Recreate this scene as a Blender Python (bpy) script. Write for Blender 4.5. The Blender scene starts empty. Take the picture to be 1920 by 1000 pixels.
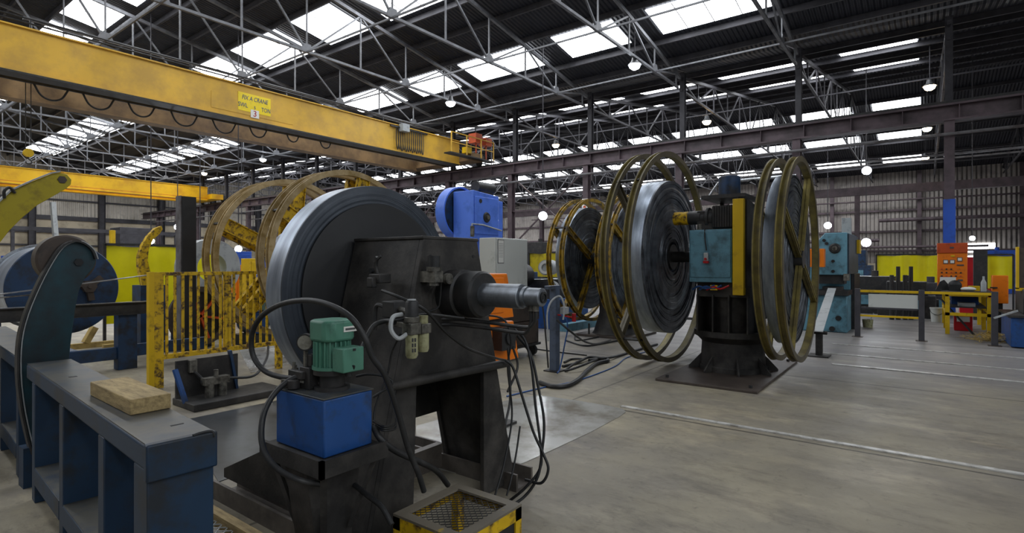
import bpy, bmesh, math, random
from mathutils import Vector, Matrix
random.seed(7)
SC = bpy.context.scene
COL = SC.collection
PI = math.pi
V = Vector

# ------------------------------------------------------------------ camera
F = 1030.0
YAW = math.atan2(775.0, F)            # the hall's long axes: X runs right-ahead, Y runs left-ahead
CS, SN = math.cos(YAW), math.sin(YAW)
HZ, EYE = 494.0, 1.6
cd = bpy.data.cameras.new('camera'); cam_o = bpy.data.objects.new('camera', cd); COL.objects.link(cam_o)
cd.sensor_width = 36.0; cd.lens = 36.0 * F / 1920.0; cd.shift_y = -6.0 / 1920.0
cd.clip_start = 0.05; cd.clip_end = 300
cam_o.location = (0, 0, EYE); cam_o.rotation_euler = (PI / 2, 0, YAW - PI / 2)
SC.camera = cam_o

def cam(px, py, D):
    t = (px - 960) / F; xc = t * D
    return V((CS * D + SN * xc, SN * D - CS * xc, EYE - (py - HZ) / F * D))
def atX(px, py, X):
    return cam(px, py, X / (CS + SN * (px - 960) / F))
def atY(px, py, Y):
    return cam(px, py, Y / (SN - CS * (px - 960) / F))
def gr(px, py, z=0.0):
    return cam(px, py, (EYE - z) * F / (py - HZ))

# ------------------------------------------------------------------ materials
def srgb(h):
    h = h.lstrip('#'); out = []
    for i in (0, 2, 4):
        c = int(h[i:i + 2], 16) / 255.0
        out.append(c / 12.92 if c <= 0.04045 else ((c + 0.055) / 1.055) ** 2.4)
    return (out[0], out[1], out[2], 1)
MATS = {}
def mat(name, c1, c2=None, rough=0.6, metal=0.0, wear=0.45, scale=6.0, var=0.25, bump=0.0, bscale=40, spec=0.4, stretch=None, sharp=0.08):
    """paint c1 with irregular patches of c2 (rust, dirt, dust) and a little tone variation"""
    if name in MATS: return MATS[name]
    m = bpy.data.materials.new(name); m.use_nodes = True
    nt = m.node_tree; N = nt.nodes; L = nt.links
    b = N['Principled BSDF']
    b.inputs['Roughness'].default_value = rough; b.inputs['Metallic'].default_value = metal
    b.inputs['Specular IOR Level'].default_value = spec
    tc = N.new('ShaderNodeTexCoord'); mp = N.new('ShaderNodeMapping')
    L.new(tc.outputs['Object'], mp.inputs['Vector'])
    if stretch: mp.inputs['Scale'].default_value = stretch
    n1 = N.new('ShaderNodeTexNoise'); n1.inputs['Scale'].default_value = scale; n1.inputs['Detail'].default_value = 7; n1.inputs['Roughness'].default_value = 0.65
    L.new(mp.outputs[0], n1.inputs['Vector'])
    n2 = N.new('ShaderNodeTexNoise'); n2.inputs['Scale'].default_value = scale * 0.37; n2.inputs['Detail'].default_value = 4
    L.new(mp.outputs[0], n2.inputs['Vector'])
    col = None
    rgb = N.new('ShaderNodeRGB'); rgb.outputs[0].default_value = srgb(c1); col = rgb.outputs[0]
    if c2:
        r = N.new('ShaderNodeMapRange'); r.inputs['From Min'].default_value = 1 - wear - sharp; r.inputs['From Max'].default_value = 1 - wear + sharp
        L.new(n1.outputs['Fac'], r.inputs['Value'])
        mx = N.new('ShaderNodeMix'); mx.data_type = 'RGBA'
        L.new(r.outputs[0], mx.inputs['Factor']); L.new(col, mx.inputs['A']); mx.inputs['B'].default_value = srgb(c2)
        col = mx.outputs['Result']
    if var:
        r2 = N.new('ShaderNodeMapRange'); r2.inputs['From Min'].default_value = 0.3; r2.inputs['From Max'].default_value = 0.7
        r2.inputs['To Min'].default_value = 1 - var; r2.inputs['To Max'].default_value = 1 + var * 0.6
        L.new(n2.outputs['Fac'], r2.inputs['Value'])
        hs = N.new('ShaderNodeHueSaturation'); L.new(r2.outputs[0], hs.inputs['Value']); L.new(col, hs.inputs['Color']); col = hs.outputs[0]
    L.new(col, b.inputs['Base Color'])
    if bump:
        n3 = N.new('ShaderNodeTexNoise'); n3.inputs['Scale'].default_value = bscale; n3.inputs['Detail'].default_value = 5
        L.new(mp.outputs[0], n3.inputs['Vector'])
        bp = N.new('ShaderNodeBump'); bp.inputs['Strength'].default_value = bump; bp.inputs['Distance'].default_value = 0.01
        L.new(n3.outputs['Fac'], bp.inputs['Height']); L.new(bp.outputs[0], b.inputs['Normal'])
    MATS[name] = m
    return m
def emit(name, c, s, base='#ffffff'):
    m = bpy.data.materials.new(name); m.use_nodes = True
    b = m.node_tree.nodes['Principled BSDF']
    b.inputs['Base Color'].default_value = srgb(base); b.inputs['Emission Color'].default_value = srgb(c); b.inputs['Emission Strength'].default_value = s
    return m
def corrugated(name, c1, c2, axis, pitch, rough=0.6, strength=0.8, wear=0.4, patch=1.2):
    m = mat(name, c1, c2, rough=rough, wear=wear, scale=patch, var=0.25)
    nt = m.node_tree; N = nt.nodes; L = nt.links; b = N['Principled BSDF']
    tc = N.new('ShaderNodeTexCoord'); sp = N.new('ShaderNodeSeparateXYZ'); L.new(tc.outputs['Object'], sp.inputs[0])
    mu = N.new('ShaderNodeMath'); mu.operation = 'MULTIPLY'; mu.inputs[1].default_value = 2 * PI / pitch; L.new(sp.outputs[axis], mu.inputs[0])
    si = N.new('ShaderNodeMath'); si.operation = 'SINE'; L.new(mu.outputs[0], si.inputs[0])
    bp = N.new('ShaderNodeBump'); bp.inputs['Strength'].default_value = strength; bp.inputs['Distance'].default_value = pitch * 0.25
    L.new(si.outputs[0], bp.inputs['Height']); L.new(bp.outputs[0], b.inputs['Normal'])
    return m

M_black = mat('dusty_black_paint', '#262524', '#4a4743', rough=0.62, wear=0.42, scale=4, var=0.3, bump=0.15, bscale=60, sharp=0.15)
M_dark = mat('greasy_dark_steel', '#252627', '#3a3735', rough=0.5, wear=0.45, scale=7, var=0.3, sharp=0.12)
M_disc = mat('smooth_black_plate', '#1d1e20', '#27282a', rough=0.6, wear=0.4, scale=3, sharp=0.2)
M_coil = mat('rolled_steel_strip', '#aab4c2', '#7d8795', rough=0.36, metal=0.7, wear=0.5, scale=3, var=0.3, sharp=0.2, stretch=(1, 6, 1))
M_coilface = mat('strip_edge_steel', '#6d737b', '#303338', rough=0.38, metal=0.6, wear=0.48, scale=3.5, var=0.35, sharp=0.14)
M_dcoil = mat('dark_strip_edge', '#474e57', '#363c44', rough=0.42, metal=0.35, wear=0.5, scale=3, sharp=0.15)
M_steel = mat('bright_bare_steel', '#9a9da0', '#6d6d6c', rough=0.32, metal=0.9, wear=0.45, scale=8)
M_shaft = mat('worn_spindle_steel', '#80868d', '#55585c', rough=0.4, metal=0.7, wear=0.42, scale=9, var=0.2, sharp=0.15)
M_olive = mat('olive_ring_paint', '#84783f', '#5d5436', rough=0.5, wear=0.5, scale=5, var=0.3, sharp=0.15)
M_ringface = mat('dark_ring_face', '#57503c', '#3d382e', rough=0.45, wear=0.45, scale=5, sharp=0.15)
M_ringy = mat('worn_yellow_ring', '#a8871e', '#4b4029', rough=0.5, wear=0.48, scale=7, var=0.3, sharp=0.08)
M_ringtan = mat('tan_worn_ring', '#b5a078', '#8b7340', rough=0.5, wear=0.5, scale=5, var=0.25, sharp=0.12)
M_yrust = mat('rusty_yellow_paint', '#cfa812', '#4a3620', rough=0.55, wear=0.45, scale=14, var=0.2, sharp=0.07)
M_yel = mat('yellow_paint', '#d2ac0a', '#8a6d1c', rough=0.5, wear=0.36, scale=5, var=0.2, sharp=0.08)
M_yolive = mat('olive_yellow_paint', '#a8980c', '#7c6c14', rough=0.45, wear=0.4, scale=5, var=0.15)
M_crane = mat('crane_yellow', '#d2a63a', '#b8923e', rough=0.5, wear=0.47, scale=1.3, var=0.16, sharp=0.12)
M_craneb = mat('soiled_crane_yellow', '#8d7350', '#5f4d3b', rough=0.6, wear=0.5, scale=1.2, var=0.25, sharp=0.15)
M_cranec = mat('bright_crane_yellow', '#e6b413', '#c89018', rough=0.45, wear=0.42, scale=1.0, var=0.1, sharp=0.12)
M_screen = mat('yellow_welding_sheet', '#f0e60c', '#dccf10', rough=0.35, wear=0.45, scale=1.2, var=0.2, sharp=0.2)
M_navy = mat('worn_navy_paint', '#1d3a5c', '#23262b', rough=0.5, wear=0.45, scale=4.5, var=0.25, sharp=0.09)
M_bench = mat('bench_navy_paint', '#183149', '#22282f', rough=0.5, wear=0.43, scale=5, var=0.25, sharp=0.08)
M_benchtop = mat('scuffed_bench_top', '#56554f', '#3a424c', rough=0.42, metal=0.25, wear=0.46, scale=5, var=0.2, sharp=0.1)
M_teal = mat('dark_teal_arm', '#1d3f48', '#26282b', rough=0.4, wear=0.48, scale=4, var=0.35, sharp=0.15)
M_blue = mat('tank_blue_paint', '#1f4a86', '#29374c', rough=0.42, wear=0.38, scale=6, var=0.15, sharp=0.1)
M_press = mat('press_blue_paint', '#557de0', '#456cc4', rough=0.4, wear=0.4, scale=2, var=0.12)
M_pblue = mat('pale_blue_paint', '#5f8ea0', '#46636d', rough=0.5, wear=0.42, scale=5, var=0.15, sharp=0.1)
M_colblue = mat('column_blue_paint', '#2a56b8', '#27427e', rough=0.5, wear=0.38, scale=2)
M_green = mat('motor_green', '#4d7f6c', '#3d5f53', rough=0.45, wear=0.36, scale=8, var=0.12)
M_orange = mat('orange_enamel', '#e2760f', '#b65a10', rough=0.4, wear=0.36, scale=4, var=0.1)
M_redor = mat('red_orange_enamel', '#bf4d1c', '#93391a', rough=0.45, wear=0.4, scale=4)
M_red = mat('red_paint', '#b8141c', '#7c1116', rough=0.4, wear=0.36, scale=4)
M_white = mat('cabinet_white', '#c4c7c2', '#a8aca6', rough=0.4, wear=0.36, scale=2.5, var=0.06)
M_lgrey = mat('light_grey_paint', '#a4a8a9', '#7d8082', rough=0.45, wear=0.4, scale=5, var=0.1)
M_post = mat('slate_grey_paint', '#4d586a', '#3a4049', rough=0.45, wear=0.4, scale=6)
M_rail = mat('dusty_base_steel', '#5e5852', '#3f3b38', rough=0.5, wear=0.45, scale=5, sharp=0.12)
M_pshade = mat('shaded_press_side', '#3a454e', '#2c3238', rough=0.5, wear=0.4, scale=4)  # shade of the press's right side put into the colour
M_brown = mat('brown_machine_paint', '#4a4039', '#2f2a27', rough=0.55, wear=0.42, scale=4)
M_rubber = mat('black_rubber', '#232425', '#353535', rough=0.5, wear=0.4, scale=12, var=0.2)
M_wood = mat('weathered_timber', '#b09a6c', '#7b6a48', rough=0.75, wear=0.46, scale=7, var=0.2, bump=0.3, bscale=60, stretch=(6, 1, 6), sharp=0.15)
M_pallet = mat('pale_pallet_wood', '#b39a5c', '#8e7848', rough=0.8, wear=0.45, scale=6, stretch=(1, 5, 1))
M_straw = mat('yellow_straw', '#c8ac62', '#8a7340', rough=0.9, wear=0.45, scale=14)
M_truss = mat('truss_grey_paint', '#74767a', '#504f52', rough=0.55, wear=0.45, scale=2.5, var=0.15, sharp=0.15)
M_trussd = mat('truss_dark_paint', '#434247', '#302f33', rough=0.6, wear=0.45, scale=2.5, var=0.2, sharp=0.15)
M_beam = mat('brown_steel_beam', '#5a4d52', '#40373a', rough=0.55, wear=0.46, scale=1.6, var=0.2, sharp=0.12)
M_pipe = mat('grey_pipe', '#6d6c6e', '#4d4746', rough=0.5, wear=0.45, scale=3)
M_lampb = mat('lamp_housing', '#3a3b3d', rough=0.5, var=0)
M_cup = mat('bowl_amber', '#9a9a78', '#6f6a4c', rough=0.3, wear=0.45, scale=14, var=0.1)
M_alu = mat('dirty_cast_alloy', '#7c7a72', '#3f3d39', rough=0.45, metal=0.5, wear=0.5, scale=14, sharp=0.12)
M_dial = mat('dial_face', '#8d8b80', '#6a675c', rough=0.4, wear=0.4, scale=20)
M_plate = mat('polished_floor_plate', '#b9b9b4', '#8c867a', rough=0.25, metal=0.4, wear=0.44, scale=1.6, var=0.2, bump=0.06, bscale=9, sharp=0.1)
M_plated = mat('dull_floor_plate', '#5d6268', '#46494c', rough=0.3, metal=0.7, wear=0.46, scale=2.2, var=0.3, sharp=0.15)
M_base = mat('rust_brown_base_plate', '#4a423c', '#372f2b', rough=0.5, wear=0.45, scale=4, var=0.2, sharp=0.12)
M_strip = mat('steel_floor_strip', '#c9c8c4', '#97948e', rough=0.4, metal=0.2, wear=0.45, scale=9, sharp=0.08)
M_txtblue = mat('sign_blue_ink', '#23406e', rough=0.5, var=0)
M_txtred = mat('sign_red_ink', '#a01818', rough=0.5, var=0)
M_sign = mat('sign_yellow', '#e8cc10', '#d6bc1c', rough=0.4, wear=0.4, scale=4, var=0.05)
M_paper = mat('paper_white', '#d8d8d2', rough=0.7, var=0.05)
M_ink = mat('grey_ink', '#4a4a4c', rough=0.7, var=0)
M_roof = corrugated('corrugated_roof', '#292b33', '#1f2129', 'Y', 0.16, rough=0.6, strength=0.9)
M_wall = corrugated('corrugated_wall_pale', '#cfc8bc', '#b4ada2', 'X', 0.30, strength=0.9)
M_wall2 = corrugated('corrugated_wall_grey', '#a59e98', '#85807d', 'Y', 0.30, strength=0.9)
M_brick = mat('beige_wall_panel', '#b5aa94', '#978d7b', rough=0.8, wear=0.45, scale=1, var=0.12)
M_sky = emit('skylight_sheet', '#f6faff', 15.0)
M_lampw = emit('lamp_white', '#eaf4ff', 95.0)
M_lampy = emit('lamp_warm', '#ffdca8', 70.0)

def floor_mat():
    m = bpy.data.materials.new('stained_concrete'); m.use_nodes = True
    nt = m.node_tree; N = nt.nodes; L = nt.links; b = N['Principled BSDF']
    tc = N.new('ShaderNodeTexCoord')
    def noise(s, d=8, r=0.65, stretch=None):
        n = N.new('ShaderNodeTexNoise'); n.inputs['Scale'].default_value = s; n.inputs['Detail'].default_value = d; n.inputs['Roughness'].default_value = r
        if stretch:
            mp = N.new('ShaderNodeMapping'); mp.inputs['Scale'].default_value = stretch; L.new(tc.outputs['Object'], mp.inputs['Vector']); L.new(mp.outputs[0], n.inputs['Vector'])
        else: L.new(tc.outputs['Object'], n.inputs['Vector'])
        return n
    def mix(f, a, bb):
        mx = N.new('ShaderNodeMix'); mx.data_type = 'RGBA'; L.new(f, mx.inputs['Factor'])
        for k, v in (('A', a), ('B', bb)):
            if isinstance(v, tuple): mx.inputs[k].default_value = v
            else: L.new(v, mx.inputs[k])
        return mx.outputs['Result']
    def rng(n, lo, hi, a=0, bb=1):
        r = N.new('ShaderNodeMapRange'); r.inputs['From Min'].default_value = lo; r.inputs['From Max'].default_value = hi
        r.inputs['To Min'].default_value = a; r.inputs['To Max'].default_value = bb; L.new(n, r.inputs['Value']); return r.outputs[0]
    n1 = noise(0.55); n2 = noise(1.7, stretch=(1, 0.5, 1)); n3 = noise(11, 12, .75); n4 = noise(0.9, 10, 0.75)
    c = mix(rng(n1.outputs['Fac'], .35, .65), srgb('#9a927d'), srgb('#77726a'))
    c = mix(rng(n2.outputs['Fac'], .52, .72), c, srgb('#aba088'))
    c = mix(rng(n4.outputs['Fac'], .60, .70, 0, .75), c, srgb('#4a4743'))
    c = mix(rng(n3.outputs['Fac'], .56, .68, 0, .6), c, srgb('#57534c'))
    n6 = noise(3.2, 12, 0.8, stretch=(1, .35, 1)); n7 = noise(0.35, 5, .6)
    c = mix(rng(n6.outputs['Fac'], .50, .64, 0, .6), c, srgb('#5c564d'))
    c = mix(rng(n6.outputs['Fac'], .30, .40, .5, 0), c, srgb('#b5a88f'))
    c = mix(rng(n7.outputs['Fac'], .5, .7, 0, .5), c, srgb('#605a52'))
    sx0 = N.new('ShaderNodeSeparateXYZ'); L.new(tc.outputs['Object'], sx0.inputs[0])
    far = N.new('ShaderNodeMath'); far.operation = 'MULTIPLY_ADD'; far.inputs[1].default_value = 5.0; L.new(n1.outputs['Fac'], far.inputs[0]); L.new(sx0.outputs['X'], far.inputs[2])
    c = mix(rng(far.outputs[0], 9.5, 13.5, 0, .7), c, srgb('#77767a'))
    # dark joint lines between the cast bays
    sp = N.new('ShaderNodeSeparateXYZ'); L.new(tc.outputs['Object'], sp.inputs[0])
    wob = N.new('ShaderNodeMath'); wob.operation = 'MULTIPLY_ADD'; wob.inputs[1].default_value = 0.03; L.new(n3.outputs['Fac'], wob.inputs[0]); L.new(sp.outputs['X'], wob.inputs[2])
    for x in (5.50, 8.63, 13.6, 17.5):
        s = N.new('ShaderNodeMath'); s.operation = 'SUBTRACT'; s.inputs[1].default_value = x + 0.015; L.new(wob.outputs[0], s.inputs[0])
        a = N.new('ShaderNodeMath'); a.operation = 'ABSOLUTE'; L.new(s.outputs[0], a.inputs[0])
        c = mix(rng(a.outputs[0], 0.006, 0.022, .85, 0), c, srgb('#2e2b28'))
    s = N.new('ShaderNodeMath'); s.operation = 'SUBTRACT'; s.inputs[1].default_value = 3.30; L.new(sp.outputs['Y'], s.inputs[0])
    a = N.new('ShaderNodeMath'); a.operation = 'ABSOLUTE'; L.new(s.outputs[0], a.inputs[0])
    c = mix(rng(a.outputs[0], 0.006, 0.02, .7, 0), c, srgb('#332f2b'))
    L.new(c, b.inputs['Base Color'])
    L.new(rng(n2.outputs['Fac'], .3, .7, .62, .36), b.inputs['Roughness'])
    b.inputs['Specular IOR Level'].default_value = 0.3
    bp = N.new('ShaderNodeBump'); bp.inputs['Strength'].default_value = 0.2; bp.inputs['Distance'].default_value = 0.02
    L.new(n3.outputs['Fac'], bp.inputs['Height']); L.new(bp.outputs[0], b.inputs['Normal'])
    return m
M_floor = floor_mat()

# ------------------------------------------------------------------ mesh building
ORG = {}
def smooth_path(pts, n=6):
    pts = [V(p) for p in pts]
    if len(pts) < 3: return pts
    out = []
    P = [pts[0] * 2 - pts[1]] + pts + [pts[-1] * 2 - pts[-2]]
    for i in range(1, len(P) - 2):
        a, b, c, d = P[i - 1], P[i], P[i + 1], P[i + 2]
        for k in range(n):
            t = k / n
            out.append(0.5 * ((2 * b) + (c - a) * t + (2 * a - 5 * b + 4 * c - d) * t * t + (3 * b - a - 3 * c + d) * t ** 3))
    out.append(pts[-1])
    return out
def frame(d):
    d = d.normalized(); up = V((0, 0, 1)) if abs(d.z) < 0.95 else V((1, 0, 0))
    s = d.cross(up).normalized(); return d, s, s.cross(d).normalized()
class MB:
    def __init__(self): self.v = []; self.f = []
    def add(self, vs, fs):
        n = len(self.v); self.v += [V(p) for p in vs]; self.f += [[i + n for i in f] for f in fs]; return self
    def box(self, x0, x1, y0, y1, z0, z1):
        vs = [(x, y, z) for x in (x0, x1) for y in (y0, y1) for z in (z0, z1)]
        return self.add(vs, [(0, 1, 3, 2), (4, 6, 7, 5), (0, 4, 5, 1), (2, 3, 7, 6), (0, 2, 6, 4), (1, 5, 7, 3)])
    def bar(self, p0, p1, w, h=None, roll=0.0):
        h = h or w; p0 = V(p0); p1 = V(p1); d, s, u = frame(p1 - p0)
        if roll: s, u = s * math.cos(roll) + u * math.sin(roll), u * math.cos(roll) - s * math.sin(roll)
        vs = []
        for p in (p0, p1):
            for a, b in ((-1, -1), (1, -1), (1, 1), (-1, 1)): vs.append(p + s * a * w / 2 + u * b * h / 2)
        return self.add(vs, [(3, 2, 1, 0), (4, 5, 6, 7)] + [(i, (i + 1) % 4, 4 + (i + 1) % 4, 4 + i) for i in range(4)])
    def cyl(self, p0, p1, r, seg=20, r2=None):
        p0 = V(p0); p1 = V(p1); r2 = r if r2 is None else r2; d, s, u = frame(p1 - p0); vs = []
        for p, rr in ((p0, r), (p1, r2)):
            for k in range(seg):
                a = 2 * PI * k / seg; vs.append(p + s * rr * math.cos(a) + u * rr * math.sin(a))
        return self.add(vs, [list(range(seg))[::-1], list(range(seg, 2 * seg))] + [(k, (k + 1) % seg, seg + (k + 1) % seg, seg + k) for k in range(seg)])
    def tube(self, pts, r, seg=8, n=6, sm=True):
        P = smooth_path(pts, n) if sm else [V(p) for p in pts]
        vs = []; fs = []; ps = None
        for i, p in enumerate(P):
            d = (P[min(i + 1, len(P) - 1)] - P[max(i - 1, 0)]).normalized()
            if ps is None: _, s, u = frame(d)
            else:
                s = (ps - d * ps.dot(d))
                s = s.normalized() if s.length > 1e-6 else frame(d)[1]
                u = s.cross(d).normalized()
            ps = s
            for k in range(seg):
                a = 2 * PI * k / seg; vs.append(p + (s * math.cos(a) + u * math.sin(a)) * r)
        for i in range(len(P) - 1):
            for k in range(seg):
                fs.append((i * seg + k, i * seg + (k + 1) % seg, (i + 1) * seg + (k + 1) % seg, (i + 1) * seg + k))
        fs.append(list(range(seg))); fs.append([len(vs) - seg + k for k in range(seg)][::-1])
        return self.add(vs, fs)
    def lathe(self, prof, c, axis=(0, 1, 0), seg=64, closed=True):
        """prof: (radius, distance along the axis)"""
        c = V(c); d, s, u = frame(V(axis)); vs = []; fs = []; n = len(prof)
        for k in range(seg):
            a = 2 * PI * k / seg; e = s * math.cos(a) + u * math.sin(a)
            for r, t in prof: vs.append(c + d * t + e * r)
        for k in range(seg):
            k2 = (k + 1) % seg
            for i in range(n if closed else n - 1):
                j = (i + 1) % n
                if prof[i][0] < 1e-6 and prof[j][0] < 1e-6: continue
                fs.append((k * n + i, k * n + j, k2 * n + j, k2 * n + i))
        return self.add(vs, fs)
    def prism(self, poly, plane, a0, a1):
        """poly in plane 'XZ' (extruded in Y), 'YZ' (in X) or 'XY' (in Z)"""
        def p3(q, a): return {'XZ': (q[0], a, q[1]), 'YZ': (a, q[0], q[1]), 'XY': (q[0], q[1], a)}[plane]
        n = len(poly); vs = [p3(q, a0) for q in poly] + [p3(q, a1) for q in poly]
        return self.add(vs, [list(range(n))[::-1], list(range(n, 2 * n))] + [(i, (i + 1) % n, n + (i + 1) % n, n + i) for i in range(n)])
    def ball(self, c, r, seg=16, sc=(1, 1, 1)):
        c = V(c); vs = []; fs = []; rings = seg // 2
        for i in range(1, rings):
            th = PI * i / rings
            for k in range(seg):
                a = 2 * PI * k / seg
                vs.append(c + V((r * sc[0] * math.sin(th) * math.cos(a), r * sc[1] * math.sin(th) * math.sin(a), r * sc[2] * math.cos(th))))
        n = len(vs); vs += [c + V((0, 0, r * sc[2])), c - V((0, 0, r * sc[2]))]
        for i in range(rings - 2):
            for k in range(seg): fs.append((i * seg + k, (i + 1) * seg + k, (i + 1) * seg + (k + 1) % seg, i * seg + (k + 1) % seg))
        for k in range(seg):
            fs.append((n, k, (k + 1) % seg)); fs.append((n + 1, (rings - 2) * seg + (k + 1) % seg, (rings - 2) * seg + k))
        return self.add(vs, fs)
    def build(self, name, m, parent=None, bev=0.0, label=None, cat=None, group=None, kind=None, smooth=True, fix=True):
        if parent is not None: o0 = ORG[parent]
        else:
            xs = [p.x for p in self.v]; ys = [p.y for p in self.v]; zs = [p.z for p in self.v]
            o0 = V(((min(xs) + max(xs)) / 2, (min(ys) + max(ys)) / 2, min(zs))) if kind != 'structure' else V((0, 0, 0))
        me = bpy.data.meshes.new(name)
        me.from_pydata([p - o0 for p in self.v], [], self.f)
        if fix:
            bm = bmesh.new(); bm.from_mesh(me); bmesh.ops.recalc_face_normals(bm, faces=bm.faces); bm.to_mesh(me); bm.free()
        if smooth:
            me.shade_smooth(); me.set_sharp_from_angle(angle=math.radians(38))
        me.materials.append(m)
        o = bpy.data.objects.new(name, me); COL.objects.link(o)
        if parent is not None: o.parent = parent
        else: o.location = o0
        ORG[o] = o0
        if bev:
            b = o.modifiers.new('bevel', 'BEVEL'); b.width = bev; b.segments = 2; b.limit_method = 'ANGLE'; b.angle_limit = math.radians(40)
        tag(o, label, cat, group, kind)
        return o
def tag(o, label=None, cat=None, group=None, kind=None):
    if label: o['label'] = label
    if cat: o['category'] = cat
    if group: o['group'] = group
    if kind: o['kind'] = kind
    return o
def thing(name, loc, label, cat, group=None):
    o = bpy.data.objects.new(name, None); o.empty_display_size = 0.2; COL.objects.link(o); o.location = loc
    ORG[o] = V(loc); return tag(o, label, cat, group)
def copy_tree(o, loc=None, label=None, parent=None):
    c = o.copy(); COL.objects.link(c); ORG[c] = ORG[o]
    if parent is not None: c.parent = parent
    if loc is not None: c.location = loc; ORG[c] = V(loc)
    if label: c['label'] = label
    for ch in list(o.children): copy_tree(ch, None, None, c)
    return c
ORD = ['first', 'second', 'third', 'fourth', 'fifth', 'sixth', 'seventh', 'eighth', 'ninth', 'tenth', 'eleventh', 'twelfth', 'thirteenth', 'fourteenth', 'fifteenth', 'sixteenth', 'seventeenth', 'eighteenth', 'nineteenth', 'twentieth']
def struct(name, mb, m, **k): return mb.build(name, m, kind='structure', **k)
TXT = {}
def text(s, m, name, parent, origin, ux, uy, size, align='CENTER', depth=0.004, sx=1.0, shear=0.0):
    cu = bpy.data.curves.new(name, 'FONT'); cu.body = s; cu.size = size; cu.align_x = align; cu.align_y = 'CENTER'; cu.extrude = depth / 2; cu.shear = shear
    t = bpy.data.objects.new(name, cu); COL.objects.link(t)
    dg = bpy.context.evaluated_depsgraph_get(); me = bpy.data.meshes.new_from_object(t.evaluated_get(dg))
    bpy.data.objects.remove(t)
    ux = V(ux).normalized(); uy = V(uy).normalized(); n = ux.cross(uy)
    o0 = ORG[parent]; og = V(origin)
    for v in me.vertices: c = v.co.copy(); v.co = og + ux * c.x * sx + uy * c.y + n * c.z - o0
    me.materials.clear(); me.materials.append(m); me.name = name
    o = bpy.data.objects.new(name, me); COL.objects.link(o); o.parent = parent; ORG[o] = o0
    return o

# ------------------------------------------------------------------ the hall
XB, ZE, SL, XR1, XR2, XW, YW = 22.0, 9.5, 0.165, 4.0, 40.0, 58.0, 64.0
YMIN = -26.0
def zroof(x):
    if x <= XB: return ZE + SL * (XB - max(x, XR1)) - (SL * (XR1 - x) if x < XR1 else 0)
    return ZE + SL * (min(x, XR2) - XB) - (SL * (x - XR2) if x > XR2 else 0)
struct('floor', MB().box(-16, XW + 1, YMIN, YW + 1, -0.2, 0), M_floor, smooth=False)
rf = MB()
rx = [-14, XR1, XB, XR2, XW + .5]
rf.prism([(x, zroof(x)) for x in rx] + [(x, zroof(x) + .08) for x in rx[::-1]], 'XZ', YMIN, YW + .5)
struct('ceiling', rf, M_roof, smooth=False)
# walls: pale cladding on the far gable, grey cladding on the right
wl = MB().prism([(-14, 6.0), (XW, 6.0), (XW, zroof(XW)), (XR2, zroof(XR2)), (XB, ZE), (XR1, zroof(XR1)), (-14, zroof(-14))], 'XZ', YW, YW + .15)
struct('wall_far_upper', wl, M_wall, smooth=False)
struct('wall_far_lower', MB().box(-14, XW, YW, YW + .2, 0, 5.6), M_brick, smooth=False)
struct('trim_1', MB().box(-14, XW, YW - .12, YW + .2, 5.6, 6.0), M_trussd, smooth=False)
struct('wall_right', MB().box(XW, XW + .15, YMIN, YW, 1.6, ZE), M_wall2, smooth=False)
struct('wall_right_lower', MB().box(XW - .05, XW + .15, YMIN, YW, 0, 1.6), M_brick, smooth=False)
struct('wall_near', MB().box(30, XW, YMIN, YMIN + .2, 0, 11), M_wall, smooth=False)
struct('wall_left', MB().box(-14.2, -14, -2, YW, 0, 8), M_wall2, smooth=False)
wq = MB()
for py0, py1, pa, pb, k in ((457, 473, 1812, 1866, 201), (480, 484, 1815, 1860, 202)):
    A = atX(pa, py0, XW - .06); B = atX(pb, py1, XW - .06)
    MB().add([(XW - .06, A.y, A.z), (XW - .06, B.y, A.z), (XW - .06, B.y, B.z), (XW - .06, A.y, B.z)], [(0, 1, 2, 3)]).build('window_%d' % k, M_sky, kind='structure', smooth=False, fix=False)
tn = 2
for z in (2.6, 4.3, 6.1, 7.8):
    struct('trim_%d' % tn, MB().box(XW - .18, XW, YMIN, YW, z, z + .16), M_beam, smooth=False); tn += 1
for z in (3.2, 4.4, 7.4):
    struct('trim_%d' % tn, MB().box(-14, XW, YW - .16, YW, z, z + .14), M_trussd, smooth=False); tn += 1
# purlins carry the roof sheets along the hall
def purlins(xs):
    global tn
    for x in xs:
        z = zroof(x)
        struct('trim_%d' % tn, MB().box(x - .04, x + .04, YMIN, YW, z - .2, z - .005), M_trussd, smooth=False); tn += 1
purlins([-10.2, -7, -3.5, -1, 2.2, 5.6, 7.0 - .25, 9.3, 10.6, 11.8, 14.2, 15.6, 17.2, 19.6, 21.0])
purlins([23.4, 24.7, 26.7, 28.4, 30.0, 32.1, 34.5, 37.0, 42.3, 44.8, 47.8, 50.2, 53.2, 55.7])
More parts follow.
